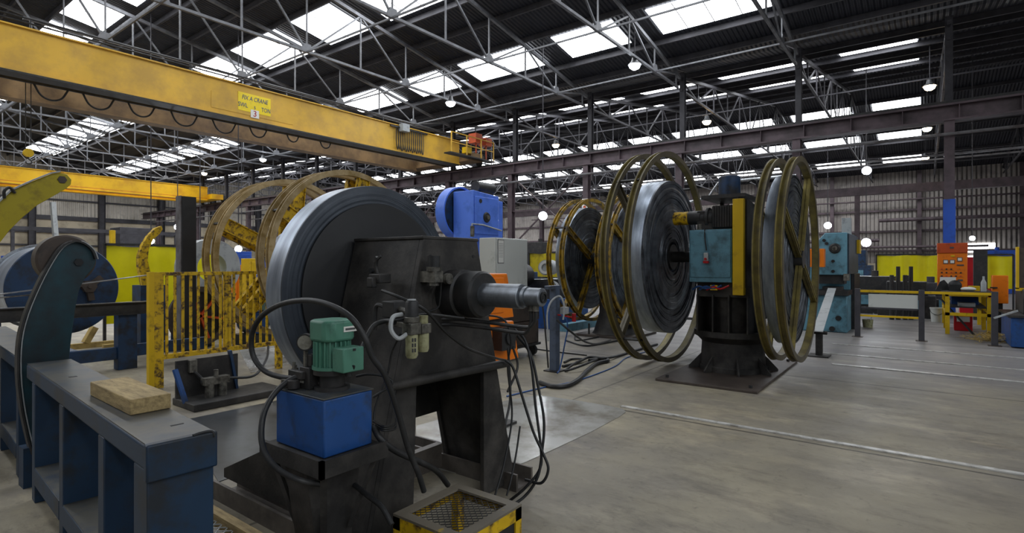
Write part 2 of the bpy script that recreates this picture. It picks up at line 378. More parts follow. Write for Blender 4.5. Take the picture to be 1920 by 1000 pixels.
# skylights: translucent sheets between the trusses, long ones and short ones in turn
TY = [-0.6 + 4.3 * k for k in range(-6, 15)]
wn = 1
def skylight(x0, x1, y0, y1):
    global wn
    z0, z1 = zroof(x0) - .03, zroof(x1) - .03
    w = MB().add([(x0, y0, z0), (x1, y0, z1), (x1, y1, z1), (x0, y1, z0)], [(0, 1, 2, 3)])
    o = struct('window_%d' % wn, w, M_sky, smooth=False, fix=False)
    fr = MB()
    n = 4 if y1 - y0 > 3 else 2
    for k in range(1, n):
        y = y0 + (y1 - y0) * k / n
        fr.bar((x0, y, z0 - .02), (x1, y, z1 - .02), .025, .02)
    fr.build('glazing_bar', M_trussd, o)
    wn += 1
for k, ty in enumerate(TY[:-1]):
    lng = (k % 2 == 1)
    y0, y1 = (ty + .25, ty + 3.9) if lng else (ty + .85, ty + 3.4)
    for x0, x1 in ((6.9, 8.4), (12.05, 13.9), (17.6, 19.25)):
        if y0 > 2.5 or y0 < -9: skylight(x0, x1, y0, y1)  # rows far behind the camera are unseen, kept as fill light
    if y0 < -5 or 8 < y0 < 30:
        for x0, x1 in ((-.4, 1.1), (-5.9, -4.05), (-11.25, -9.6)): skylight(x0, x1, y0, y1)  # unseen left-slope rows, added to brighten the machine faces
    if y0 < 0: continue
    for x0, x1 in ((24.85, 26.5), (30.2, 31.9), (42.6, 44.5), (48.0, 49.9), (53.4, 55.2)):
        skylight(x0, x1, y0, y1)

# trusses
ZC = 8.72
def make_truss(y, x0, x1, xr, name_label, up_nodes, m):
    t = thing('roof_truss', (x0, y, ZC), name_label, 'roof truss', None)
    top = lambda x: zroof(x) - .33
    mid = sorted(set([x0, xr, x1]))
    b = MB()
    for a, c in zip(mid[:-1], mid[1:]): b.bar((a, y, top(a)), (c, y, top(c)), .1, .12)
    b.build('top_chord', m, t)
    MB().bar((x0 + .2, y, ZC), (x1 - .2, y, ZC), .09, .08).build('bottom_chord', m, t)
    lows = [(p + q) / 2 for p, q in zip(up_nodes[:-1], up_nodes[1:])]
    for u in up_nodes:
        if x0 < u < x1: MB().bar((u, y, top(u)), (u, y, ZC), .05).build('post', m, t)
    for l, (p, q) in zip(lows, zip(up_nodes[:-1], up_nodes[1:])):
        if not (x0 < l < x1): continue
        for e in (p, q):
            if x0 - .1 <= e <= x1 + .1: MB().bar((l, y, ZC), (e, y, top(e)), .055, .06).build('strut', m, t)
        MB().bar((l, y, ZC), (l, y, top(l)), .045).build('hanger', m, t)
        MB().prism([(l - .24, ZC - .05), (l + .24, ZC - .05), (l + .12, ZC + .24), (l - .12, ZC + .24)], 'XZ', y - .05, y + .05).build('gusset', m, t)
    return t
up1 = [4.0 + 4.4 * k for k in range(0, 5)]
up2 = [22.0 + 4.5 * k for k in range(0, 9)]
proto1 = proto2 = None
kk = 0
for ty in TY:
    if ty < 2.5: continue
    lab = 'grey lattice roof truss over the near bay, %s counting from the camera' % ORD[kk]
    if proto1 is None: proto1 = make_truss(ty, XR1, XB, XR1, lab, up1, M_truss); tag(proto1, group='near bay roof trusses')
    else: copy_tree(proto1, (XR1, ty, ZC), lab)
    kk += 1
kk = 0
for ty in TY:
    if ty < -6: continue
    lab = 'dark lattice roof truss over the far bay, %s counting from the right' % ORD[kk]
    if proto2 is None: proto2 = make_truss(ty, XB, XW, XR2, lab, up2, M_trussd); tag(proto2, group='far bay roof trusses')
    else: copy_tree(proto2, (XB, ty, ZC), lab)
    kk += 1
# long ties joining the trusses
for i, x in enumerate((6.2, 10.6, 15.0, 19.4)):
    struct('trim_%d' % tn, MB().bar((x, -2, ZC - .02), (x, YW, ZC - .02), .05), M_truss, smooth=False); tn += 1
for i, x in enumerate((26.5, 31.0, 35.5, 44.5, 49)):
    struct('trim_%d' % tn, MB().bar((x, -8, ZC - .02), (x, YW, ZC - .02), .05), M_trussd, smooth=False); tn += 1

# columns
def ibeam(mb, x, y, z0, z1, w, d, t=.02):
    """H section, flanges facing +-X"""
    mb.box(x - d / 2, x - d / 2 + t, y - w / 2, y + w / 2, z0, z1); mb.box(x + d / 2 - t, x + d / 2, y - w / 2, y + w / 2, z0, z1)
    mb.box(x - d / 2 + t, x + d / 2 - t, y - t / 2, y + t / 2, z0, z1); return mb
kk = 0
rb_y = [y for y in TY if y > -7]
for i, y in enumerate(rb_y):
    blue = abs(y + .6) < .1
    lab = ('brown steel column with blue painted lower length behind the orange control panel' if blue else
           'brown steel column under the crane runway, %s counting from the right' % ORD[i])
    t = thing('steel_column', (XB, y, 0), lab, 'column', 'columns along the crane runway'); t['kind'] = 'thing'
    ibeam(MB(), XB, y, 0.02 if not blue else 3.6, 6.05, .26, .3).build('lower_shaft', M_beam, t)
    ibeam(MB(), XB + .36, y, 5.4, ZE - .05, .2, .22).build('upper_shaft', M_trussd, t)
    MB().box(XB + .15, XB + .36, y - .1, y + .1, 5.4, 5.95).build('bracket', M_beam, t)
    if blue: ibeam(MB(), XB, y, .02, 3.6, .3, .32).build('painted_length', M_colblue, t, label='blue painted lower length')
    MB().box(XB - .25, XB + .25, y - .2, y + .2, 0, .03).build('base_plate', M_dark, t)
    if i in (4,):
        s = MB().box(XB - .2, XB - .17, y - .14, y + .14, 4.0, 4.52).build('sign_plate', M_paper, t, label='small white plate with two brown dots')
        for zz in (4.14, 4.36): MB().cyl((XB - .2, y, zz), (XB - .21, y, zz), .07, 12).build('dot', M_redor, s)
proto = None
for i, y in enumerate([-6 + 6.4 * k for k in range(11)]):
    lab = 'slim brown wall column against the grey cladding, %s counting from the right' % ORD[i]
    if proto is None:
        proto = ibeam(MB(), XW - .35, y, 0, ZE - .05, .3, .3).build('wall_column', M_beam, label=lab, cat='column', group='columns along the right wall', kind='thing')
    else: copy_tree(proto, (ORG[proto].x, y, 0), lab)
proto = None
for i, x in enumerate([3 + 5.2 * k for k in range(9)]):
    lab = 'dark blue gable column on the far pale cladding, %s counting from the left' % ORD[i]
    if proto is None:
        proto = ibeam(MB(), x, YW - .35, 0, 9.3, .45, .5).build('gable_column', M_trussd, label=lab, cat='column', group='columns along the far gable', kind='thing')
    else: copy_tree(proto, (x, YW - .35, 0), lab)
# runway girder of the near bay
t = thing('crane_runway', (XB, 0, 6.05), 'long brown steel runway girder carrying the yellow overhead cranes', 'girder')
g = MB().box(XB - .2, XB + .2, YMIN + 2, YW - .7, 6.05, 6.10).box(XB - .03, XB + .03, YMIN + 2, YW - .7, 6.10, 6.52).box(XB - .22, XB + .22, YMIN + 2, YW - .7, 6.52, 6.58)
g.build('plate_girder', M_beam, t)
MB().box(XB - .035, XB + .035, YMIN + 2, YW - .7, 6.58, 6.7).build('rail', M_dark, t)
st = MB()
for y in [ -8 + 1.43 * k for k in range(49)]: st.box(XB - .19, XB - .03, y, y + .02, 6.1, 6.52)
st.build('stiffener', M_beam, t, kind='stuff')
MB().tube([(XB - .28, -12, 5.6), (XB - .28, 20, 5.62), (XB - .28, 60, 5.6)], .05, sm=False).build('conduit', M_pipe, t)
# second runway girder deep in the hall and cross bracing
t2 = MB().box(43.8, 44.2, YMIN + 2, YW - .7, 6.2, 6.75).build('crane_runway', M_beam, label='distant dark runway girder crossing the far bay', cat='girder')
for i, y in enumerate([-4.9 + 8.6 * k for k in range(8)]):
    lab = 'slim dark column under the distant runway girder, %s counting from the right' % ORD[i]
    if i == 0: dproto = ibeam(MB(), 44, y, 0, 6.2, .28, .3).build('steel_column', M_beam, label=lab, cat='column', group='columns under the distant runway', kind='thing')
    else: copy_tree(dproto, (44, y, 0), lab)
for i, y in enumerate((12.3, 20.9, 33.8)):
    b = MB().bar((XB + .05, y + .2, 2.6), (XB + .05, y + 4.1, 5.8), .09, .05).bar((XB + .05, y + .2, 5.8), (XB + .05, y + 4.1, 2.6), .09, .05).bar((XB + .05, y, 4.2), (XB + .05, y + 4.3, 4.2), .1, .06)
    b.build('cross_brace', M_beam, label=['crossed steel brace between runway columns behind the blue press', 'crossed steel brace between runway columns left of the blue press', 'small distant crossed brace between runway columns'][i], cat='brace', group='braces between columns')

# pipes and ducts on the right wall
for i, (pts, r, lab) in enumerate([
    ([(XW - .75, -8, 5.3), (XW - .75, 3.2, 5.3), (XW - .75, 3.2, 3.6), (XW - .75, 18, 3.55)], .16, 'brown elbowed pipe on the grey right wall'),
    ([(XW - .65, -8, 7.0), (XW - .65, 40, 7.1)], .07, 'thin brown pipe high on the grey right wall'),
    ([(XW - .65, -4, 3.0), (XW - .65, 40, 3.0)], .10, 'low brown pipe along the grey right wall')]):
    MB().tube(pts, r, 10, sm=False).build('service_pipe', M_beam, label=lab, cat='pipe', group='pipes on the right wall')
# tie rods with hanging cable trays between column rows
for i, (p, q, lab) in enumerate([((XB + 10, -8, 6.4), (XB + 10, 40, 6.4), 'long thin cable tray under the far bay trusses'), ((XB + .5, -8, 5.1), (XB + .5, 44, 5.1), 'long grey pipe hung just under the runway girder')]):
    MB().bar(p, q, .12, .06).build('cable_tray', M_pipe, label=lab, cat='cable tray')

MB().tube([atX(a, b, 21.75) for a, b in ((1275, 383), (1318, 373), (1328, 371), (1346, 344), (1400, 337), (1493, 329))], .055, 8, sm=False).build('service_pipe', M_steel, label='bent silver pipe between columns behind the large decoiler top', cat='pipe')
# ------------------------------------------------------------------ overhead cranes
def crane(yf, yb, z0, z1, m, label, near):
    t = thing('overhead_crane', (2, (yf + yb) / 2, z0), label, 'crane')
    xs, xe = -10, 21.0
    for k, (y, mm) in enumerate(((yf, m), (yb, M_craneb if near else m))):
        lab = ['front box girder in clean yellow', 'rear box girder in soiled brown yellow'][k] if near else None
        zz0 = z0
        mb = MB().box(xs, xe, y - .2, y + .2, zz0 + .06, z1 - .04).box(xs, xe, y - .27, y + .27, zz0, zz0 + .06).box(xs, xe, y - .27, y + .27, z1 - .04, z1)
        gd = mb.build('girder', mm, t, label=lab)
        MB().box(xs, xe, y - .04, y + .04, z1, z1 + .07).build('trolley_rail', M_dark, gd)
        if near and k == 0: MB().box(xs, xe, y - .275, y + .275, zz0 - .05, zz0 - .001).build('bottom_flange', M_dark, gd, label='dark grey lower flange')
        if not near: MB().box(xs, xe, y - .205, y - .2, zz0 + .16, zz0 + .19).build('stripe', M_redor, gd, label='thin red line along the lower edge')
    e = MB().box(21.0, 21.9, yf - 1.0, yb + 1.0, 6.84, 7.25)
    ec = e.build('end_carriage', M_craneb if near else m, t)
    for y in (yf - .7, yb + .7):
        MB().cyl((XB - .08, y, 6.85), (XB + .08, y, 6.85), .16, 20).build('wheel', M_dark, ec)
    MB().box(21.9, 22.1, yf - .95, yf - .45, 6.9, 7.2).box(21.9, 22.1, yb + .45, yb + .95, 6.9, 7.2).build('axle_box', M_dark, ec)
    return t
YC1, YC2 = 19.4, 22.6
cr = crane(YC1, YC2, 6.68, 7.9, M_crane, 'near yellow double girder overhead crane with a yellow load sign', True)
crane(47.3, 49.5, 6.75, 7.85, M_cranec, 'distant bright yellow overhead crane across the left of the hall', False)
# load sign
sf = YC1 - .2
a = atY(446, 180, sf); b = atY(507, 228, sf)
xa, xb2 = a.x, b.x; xm = (xa + xb2) / 2; wd = xb2 - xa
sg = MB().box(xa, xb2, sf - .02, sf, 6.98, 7.62).build('load_sign', M_sign, cr)
MB().box(xa - .9, xb2 + .9, sf - .012, sf - .0, 6.86, 7.42).build('sign_backing', M_crane, cr)
def fit(sx, o, wmax):
    xs = [v.co.x for v in o.data.vertices]; w = max(xs) - min(xs); c = (max(xs) + min(xs)) / 2
    for v in o.data.vertices: v.co.x = c + (v.co.x - c) * wmax / w
fit(0, text('FIX A CRANE', M_txtblue, 'sign_lettering', sg, (xm, sf - .026, 7.45), (1, 0, 0), (0, 0, 1), .22, shear=.2), wd * .8)
fit(0, text('SWL', M_txtblue, 'sign_lettering', sg, (xa + wd * .14, sf - .026, 7.18), (1, 0, 0), (0, 0, 1), .22), wd * .28)
text('5', M_txtblue, 'sign_lettering', sg, (xm, sf - .026, 7.16), (1, 0, 0), (0, 0, 1), .15)
fit(0, text('TON', M_txtblue, 'sign_lettering', sg, (xb2 - wd * .15, sf - .026, 7.15), (1, 0, 0), (0, 0, 1), .22), wd * .28)
np_ = MB().box(xm - .15, xm + .15, sf - .03, sf - .02, 6.80, 7.08).build('number_plate', M_paper, sg)
text('3', M_txtred, 'sign_lettering', sg, (xm, sf - .034, 6.94), (1, 0, 0), (0, 0, 1), .30)
# cable pipes along the top of the front girder and a hook hanging at the left
for zz in (8.02, 8.14): MB().tube([(-9, YC1 - .24, zz), (20.6, YC1 - .24, zz)], .025, 6, sm=False).build('top_conduit', M_dark, cr)
for k in range(8): MB().bar((-8 + k * 4, YC1 - .24, 7.9), (-8 + k * 4, YC1 - .24, 8.14), .03).build('conduit_bracket', M_dark, cr)
hp = atY(53, 287, 21.0)
MB().bar((hp.x - .06, 21, 7.0), (hp.x - .06, 21, hp.z + .1), .02).bar((hp.x + .06, 21, 7.0), (hp.x + .06, 21, hp.z + .1), .02).build('hoist_rope', M_dark, cr)
hb = MB().cyl((hp.x, 20.94, hp.z), (hp.x, 21.06, hp.z), .12, 20).build('hook_block', M_yel, cr, label='yellow hook block hanging on ropes')
MB().tube([(hp.x, 21, hp.z - .1), (hp.x + .01, 21, hp.z - .18), (hp.x + .07, 21, hp.z - .23), (hp.x + .06, 21, hp.z - .30), (hp.x - .03, 21, hp.z - .31), (hp.x - .06, 21, hp.z - .25)], .018, 8).build('hook', M_dark, hb)
MB().box(hp.x - .35, hp.x + .35, 19.6, 22.4, 7.86, 7.9).box(hp.x - .3, hp.x + .3, 20.6, 21.4, 6.98, 7.86).build('hoist_trolley', M_dark, cr)
# festoon cable below the front girder
ym = YC1 + .45
for i, (p0, p1, dz) in enumerate([(63, 128, 22), (155, 214, 22), (240, 290, 18), (320, 370, 16), (398, 442, 14), (468, 500, 12), (538, 560, 10), (600, 620, 8)]):
    A = atY(p0, 150, ym); B = atY(p1, 150, ym); z = 6.62
    dd = (A - B).length
    pts = [(A.x, ym, z), (A.x * .8 + B.x * .2, ym, z - dd * .36), ((A.x + B.x) / 2, ym, z - dd * .48), (A.x * .2 + B.x * .8, ym, z - dd * .36), (B.x, ym, z)]
    MB().tube(pts, .028, 6).build('festoon_cable', M_rubber, cr)
MB().bar((-6, ym, 6.64), (20.9, ym, 6.64), .06, .08).build('festoon_track', M_dark, cr)
# parked cable loops on the front face by the end
x0 = atY(745, 250, YC1 - .3).x; x1 = atY(792, 250, YC1 - .3).x
for i in range(13):
    x = x0 + (x1 - x0) * i / 12; w = (x1 - x0) / 30; h = .95 + .12 * random.random()
    MB().tube([(x - w, YC1 - .3, 7.75), (x - w * 1.4, YC1 - .31, 7.75 - h * .6), (x, YC1 - .33, 7.75 - h), (x + w * 1.4, YC1 - .31, 7.75 - h * .6), (x + w, YC1 - .3, 7.75)], .02, 5, 4).build('cable_loop', M_rubber, cr)
MB().bar((x0 - .4, YC1 - .3, 7.78), (x1 + .3, YC1 - .3, 7.78), .07).build('loop_track', M_dark, cr)
p = atY(758, 243, YC1 - .4); MB().box(p.x - .2, p.x + .2, YC1 - .55, YC1 - .27, 7.6, 7.95).build('junction_box', M_lgrey, cr, bev=.01, label='pale grey junction box')
# end platform with railing and drive boxes
e0 = YC1 - .95
pf = MB().box(19.2, 22.6, e0 - .35, e0 + .1, 6.9, 6.96).build('platform', M_dark, cr)
rl = MB()
for x in (19.3, 20.4, 21.5, 22.5): rl.bar((x, e0 - .3, 6.95), (x, e0 - .3, 7.95), .05)
for z in (7.45, 7.93): rl.bar((19.3, e0 - .3, z), (22.5, e0 - .3, z), .045)
rl.build('railing', M_crane, cr)
for dx, zt in ((21.2, 8.25), (22.0, 8.15)):
    MB().box(dx, dx + .5, e0 - .2, e0 + .3, 7.75, zt).bar((dx + .25, e0, 6.95), (dx + .25, e0, 7.8), .06).build('drive_box', M_redor, cr, bev=.01, label='orange electrical box on the crane end')
MB().box(20.6, 21.0, e0 - .1, e0 + .2, 7.15, 7.45).build('limit_box', M_yel, cr)

# hook block of another hoist hanging far left
# ------------------------------------------------------------------ lamps
def hibay(px, py, z, warm, lab, i):
    D = (z - EYE) * F / (HZ - py); p = cam(px, py, D); zr = zroof(p.x)
    t = thing('high_bay_lamp', (p.x, p.y, p.z), lab, 'lamp', 'hanging high bay lamps')
    MB().lathe([(.02, .30), (.08, .28), (.12, .12), (.22, .02), (.24, 0), (.22, .0), (.02, .04)], p, (0, 0, 1), 20).build('housing', M_lampb, t)
    MB().lathe([(.001, -.16), (.09, -.15), (.16, -.10), (.2, -.01), (.2, .01), (.001, .01)], p, (0, 0, 1), 20).build('lens', M_lampy if warm else M_lampw, t)
    MB().bar(p + V((0, 0, .28)), (p.x, p.y, zr - .02), .025).build('hanger_rod', M_trussd, t)
for i, (px, py, z, w, lab) in enumerate([
    (1190, 122, 8.5, 0, 'white hanging lamp at top centre, right of the big skylight'),
    (845, 193, 8.5, 0, 'white hanging lamp above the right end of the near crane'),
    (493, 299, 8.5, 0, 'white hanging lamp below the near crane girder'),
    (92, 325, 8.5, 0, 'white hanging lamp left of the olive yellow arm tip'),
    (383, 325, 8.5, 1, 'warm hanging lamp above the distant yellow crane, the right one'),
    (291, 346, 8.5, 0, 'white hanging lamp just above the middle of the distant crane'),
    (1743, 162, 8.5, 1, 'warm hanging lamp just above the runway girder at right'),
    (1738, 241, 8.4, 1, 'warm hanging lamp under the runway girder, the higher of two'),
    (1735, 296, 8.3, 1, 'warm hanging lamp under the runway girder, the lower of two'),
    (1325, 228, 8.5, 1, 'warm hanging lamp beside the skylight above the runway girder'),
    (1042, 272, 8.4, 1, 'small warm lamp hanging beyond the runway girder'),
    (1160, 312, 8.3, 0, 'small white lamp hanging left of the large reels'),
    (1417, 281, 8.5, 0, 'small white lamp by the skylight over the right reel')]):
    hibay(px, py, z, w, lab, i)
def flood(px, py, D, lab, r=.15, w=0, pole=None):
    p = cam(px, py, D); d = (V((0, 0, EYE)) - p); d.z = 0; d.normalize(); d = (d + V((0, 0, -.25))).normalized()
    t = thing('flood_lamp', p, lab, 'lamp', 'floodlights around the hall')
    MB().cyl(p - d * .12, p, r * .8, 16, r2=r * 1.12).build('housing', M_lampb, t)
    MB().cyl(p + d * .002, p + d * .02, r, 16).build('lens', M_lampy if w else M_lampw, t)
    if pole == 'down': MB().bar(p - d * .1 + V((0, 0, -.02)), (p.x - d.x * .1, p.y - d.y * .1, 0), .05).build('pole', M_dark, t)
    else:
        q = p - d * .1
        MB().bar(q, (q.x, q.y, zroof(q.x) - .02), .03).build('hanger_rod', M_trussd, t)
flood(1625, 320, 34, 'brightest white floodlight high at right above the pale blue press', .25)
flood(1018, 405, 21, 'white floodlight in the gap between blue press and rear reels', .16)
flood(1552, 423, 30, 'white floodlight left of the pair above the pale blue press', .18)
flood(1624, 455, 24, 'white floodlight just right of the pale blue press head', .18)
flood(333, 426, 26, 'small white floodlight left of the black upright post', .14)
flood(283, 452, 22, 'white floodlight beside the rusty yellow curved arm', .12)
flood(375, 457, 26, 'small white floodlight right of the black upright post', .12)
flood(447, 467, 22, 'white floodlight behind the left tan reel', .13)
flood(1823, 447, 24, 'white floodlight above the red cabinets at far right', .1)
flood(453, 449, 30, 'tiny white floodlight above the one behind the left reel', .12)

# ------------------------------------------------------------------ reels
def rr_list(r0, r1, n, jit, seedv):
    rnd = random.Random(seedv); out = []; o = 0
    for k in range(n):
        a = r0 + (r1 - r0) * k / n; b = r0 + (r1 - r0) * (k + .86) / n
        if rnd.random() < .3: o = rnd.uniform(-jit, jit)
        j = o + rnd.uniform(-jit * .4, jit * .4)
        out += [(a, j), (b, j + .001)]
    return out
def coil(x, y0, y1, z, r0, r1, label, group, n=44, jit=.012, seedv=1, m=None):
    face = rr_list(r0, r1, n, jit, seedv)
    t = thing('steel_coil', (x, y0, z - r1), label, 'coil', group)
    w = MB().lathe([(r1, .012), (r1, y1 - y0), (r0, y1 - y0), (r0, .015)], (x, y0, z), (0, 1, 0), 128, closed=False)
    w.build('strip_wrap', M_coil, t)
    MB().lathe([(r0, .015)] + face + [(r1, .012)], (x, y0, z), (0, 1, 0), 128, closed=False).build('strip_edge_face', m or M_coilface, t)
    return t
def reel(parent, x, yf, yb, z, R, m, nsp, ang, spw, front_spokes, hub_r=.2, rsec=.07, wide=.09, mspoke=None, ties=True):
    def ringmb(y, w=wide):
        return MB().lathe([(R, -w / 2), (R, -w / 2 + .014), (R - rsec * .6, -w / 2 + .014), (R - rsec * .6, w / 2 - .014), (R, w / 2 - .014), (R, w / 2), (R - rsec, w / 2), (R - rsec, -w / 2)], (x, y, z), (0, 1, 0), 128)
    for y in (yf, yb):
        gring = ringmb(y).build('guard_ring', m, parent)
        if m is M_olive:
            for sg_ in (-1, 1):
                a0, a1 = y + sg_ * wide / 2, y + sg_ * (wide / 2 + .004)
                MB().lathe([(R - rsec - .003, a0), (R - rsec - .003, a1), (R + .003, a1), (R + .003, a0)], (x, 0, z), (0, 1, 0), 128).build('ring_face', M_ringface, gring)
    MB().lathe([(.001, yf - .05), (hub_r, yf - .05), (hub_r, yb + .1), (.001, yb + .1)], (x, 0, z), (0, 1, 0), 32).build('hub', M_dark, parent)
    for k in range(nsp):
        a = math.radians(ang + 360.0 / nsp * k); dx, dz = math.cos(a), math.sin(a)
        ys = [(yb + .02)] + ([yf] if front_spokes else [])
        for y in ys:
            p0 = V((x + dx * hub_r * .9, y, z + dz * hub_r * .9)); p1 = V((x + dx * (R - rsec * .8), y, z + dz * (R - rsec * .8)))
            s = MB(); d = (p1 - p0).normalized(); n = V((-d.z, 0, d.x))
            s.bar(p0, p1, spw, .02, roll=0 if False else PI / 2) if False else None
            # channel: web with two lips
            h = spw / 2
            vs = []
            def slab(o0, o1, ya, yb_):
                q = [p0 + n * o0, p0 + n * o1, p1 + n * o1, p1 + n * o0]
                vv = [V((c.x, ya, c.z)) for c in q] + [V((c.x, yb_, c.z)) for c in q]
                s.add(vv, [(3, 2, 1, 0), (4, 5, 6, 7)] + [(i, (i + 1) % 4, 4 + (i + 1) % 4, 4 + i) for i in range(4)])
            slab(-h, h, y - .008, y + .008)
            slab(-h, -h + .016, y - .04, y + .04); slab(h - .016, h, y - .04, y + .04)
            s.build('spoke', mspoke or m, parent)
        p = V((x + dx * (R - rsec * .5), 0, z + dz * (R - rsec * .5)))
        if ties: MB().bar((p.x, yf, p.z), (p.x, yb, p.z), .03, .03, roll=a).build('cross_tie', M_dark, parent)

# --- large double decoiler in the middle
XD, YD = 8.48, 2.285
t = thing('double_decoiler', (XD, YD, 0), 'large double decoiler with olive ringed reels on a black drum pedestal', 'decoiler')
MB().box(7.15, 9.8, 1.64, 2.94, 0, .035).build('base_plate', M_base, t, bev=.006)
for x in (7.3, 9.65):
    for y in (1.75, 2.83): MB().cyl((x, y, .03), (x, y, .07), .025, 6).build('anchor_bolt', M_dark, t)
MB().lathe([(.001, .03), (.47, .03), (.47, .10), (.45, .12), (.43, .45), (.50, .52), (.54, .54), (.54, .62), (.001, .62)], (XD, YD, 0), (0, 0, 1), 56).build('drum_pedestal', M_black, t)
for k in range(8):
    gs = MB()
    a = PI / 8 + k * PI / 4; dx, dy = math.cos(a), math.sin(a)
    n = V((-dy, dx, 0)) * .012
    q = [V((XD + dx * .42, YD + dy * .42, .035)), V((XD + dx * .62, YD + dy * .62, .035)), V((XD + dx * .62, YD + dy * .62, .06)), V((XD + dx * .44, YD + dy * .44, .26))]
    gs.add([c - n for c in q] + [c + n for c in q], [(3, 2, 1, 0), (4, 5, 6, 7)] + [(i, (i + 1) % 4, 4 + (i + 1) % 4, 4 + i) for i in range(4)])
    gs.build('gusset_fin', M_black, t)
ub = MB().lathe([(.001, .60), (.40, .60), (.40, 1.12), (.001, 1.12)], (XD, YD, 0), (0, 0, 1), 40)
ub.build('turntable_column', M_black, t)
mb = MB().box(8.0, 8.98, 1.93, 2.66, 1.12, 1.26)
for y in (1.95, 2.2, 2.42, 2.64): mb.box(7.96, 8.9, y - .012, y + .012, .62, 1.15)
mb.build('turntable_bracket', M_black, t, bev=.004)
MB().box(8.02, 8.95, 2.0, 2.66, 1.2, 2.36).build('machine_body', M_black, t, bev=.006)
MB().prism([(7.98, 1.26), (8.98, 1.26), (8.98, 2.1), (8.6, 2.42), (7.98, 2.50)], 'XZ', 1.96, 2.01).build('side_guard', M_black, t)
bx = MB().box(7.92, 8.3, 2.145, 2.74, 1.33, 2.08).build('gear_cabinet', M_pblue, t, bev=.01, label='pale blue gear cabinet')
MB().box(7.905, 7.92, 2.16, 2.72, 1.40, 2.06).build('cabinet_cover', M_pblue, bx, bev=.006)
MB().box(7.90, 8.02, 1.985, 2.13, 1.16, 2.49).build('yellow_guard_post', M_yel, t, bev=.004)
# drive motor and gear head above the cabinet
mo = MB().box(7.98, 8.3, 2.14, 2.44, 2.10, 2.42).build('drive_motor', M_dark, t, bev=.02)
fin = MB()
for k in range(8): fin.box(7.965, 8.31, 2.16 + k * .035, 2.168 + k * .035, 2.12, 2.41)
fin.build('cooling_fins', M_dark, mo)
MB().lathe([(.001, 2.44), (.13, 2.44), (.13, 2.50), (.15, 2.50), (.15, 2.54), (.11, 2.56), (.11, 2.62), (.001, 2.62)], (8.12, 0, 2.26), (0, 1, 0), 28).build('gear_head', M_dark, t)
MB().cyl((8.1, 2.62, 2.27), (8.1, 2.80, 2.27), .10, 28).build('brake_drum', M_dark, t)
MB().cyl((8.1, 2.80, 2.27), (8.1, 3.02, 2.27), .098, 28).build('yellow_end_cap', M_yrust, t, label='yellow painted end cap')
MB().cyl((8.05, 2.62, 2.08), (8.05, 2.62, 2.17), .045, 14).build('bleed_valve', M_alu, t)
MB().box(7.95, 8.75, 1.98, 2.58, 2.52, 2.57).bar((8.0, 2.05, 2.36), (8.0, 2.05, 2.53), .05).bar((8.7, 2.5, 2.36), (8.7, 2.5, 2.53), .05).build('top_plate', M_dark, t)
MB().cyl((8.3, 2.28, 2.57), (8.3, 2.28, 2.86), .15, 28).build('top_reservoir', M_navy, t, bev=.01, label='small dark blue cylinder on top')
MB().tube([(8.3, 2.05, 2.75), (8.35, 1.95, 2.78), (8.38, 1.9, 2.6), (8.38, 1.96, 2.4)], .012, 6).build('hose', M_rubber, t)
pd_ = MB().tube([(7.93, 2.52, 2.1), (7.88, 2.5, 1.95), (7.885, 2.48, 1.78)], .009, 6).build('pendant_cable', M_rubber, t)
pe = MB().box(7.86, 7.90, 2.455, 2.515, 1.62, 1.75).build('pendant_switch', M_lgrey, t, bev=.008, label='small grey and red pendant switch')
MB().cyl((7.86, 2.485, 1.66), (7.84, 2.485, 1.66), .018, 14).box(7.855, 7.905, 2.45, 2.52, 1.60, 1.635).build('red_button', M_red, pe)
for k, (c, y0) in enumerate(((M_blue, 2.4), (M_red, 2.3), (M_blue, 2.5))):
    MB().tube([(7.95, y0 + .2, 1.22), (7.92, y0 + .1, 1.27), (7.93, y0, 1.24), (7.92, y0 - .12, 1.29)], .014, 6).build('loose_wire', c, t)
MB().box(7.92, 7.96, 2.34, 2.44, 1.22, 1.29).build('terminal_block', M_yel, t)
# left (rear) and right reels
reel(t, XD, 3.23, 3.57, 1.70, 1.65, M_olive, 4, 48, .10, False, mspoke=M_ringface)
MB().cyl((XD, 2.6, 1.70), (XD, 3.2, 1.70), .085, 24).build('spindle', M_dark, t)
reel(t, XD, 1.39, 1.64, 1.655, 1.41, M_olive, 4, 62, .07, True, hub_r=.12, ties=False)
MB().cyl((XD, 1.68, 1.655), (XD, 2.02, 1.655), .14, 24).build('spindle', M_dark, t)
coil(XD, 3.19, 3.50, 1.70, .24, 1.20, 'big dark steel coil in the left reel of the large double decoiler', 'coils on reels', 40, .016, 3)
coil(XD, 1.45, 1.62, 1.655, .2, 1.17, 'bluish steel coil in the right reel of the large double decoiler', 'coils on reels', 46, .012, 4)

# --- rear double decoiler with yellow reels
X3, Y3 = 11.2, 5.55
t = thing('double_decoiler', (X3, Y3, 0), 'rear double decoiler with thin worn yellow reels, left of the large one', 'decoiler')
MB().box(10.55, 12.0, 4.9, 6.2, 0, .05).build('base_plate', M_base, t, bev=.005)
MB().cyl((10.65, 5.9, .05), (10.65, 5.9, .28), .02, 8).build('anchor_stud', M_dark, t)
MB().lathe([(.001, .05), (.5, .05), (.46, .1), (.34, .5), (.34, 1.2), (.001, 1.2)], (X3, Y3, 0), (0, 0, 1), 40).build('drum_pedestal', M_black, t)
MB().box(10.9, 11.6, 5.3, 5.85, 1.2, 2.1).build('gear_cabinet', M_dark, t, bev=.01)
reel(t, X3, 6.1, 6.42, 1.68, 1.4, M_ringy, 4, 60, .14, True, hub_r=.16)
reel(t, X3, 5.0, 5.24, 1.68, 1.43, M_ringy, 4, 60, .14, True, hub_r=.16)
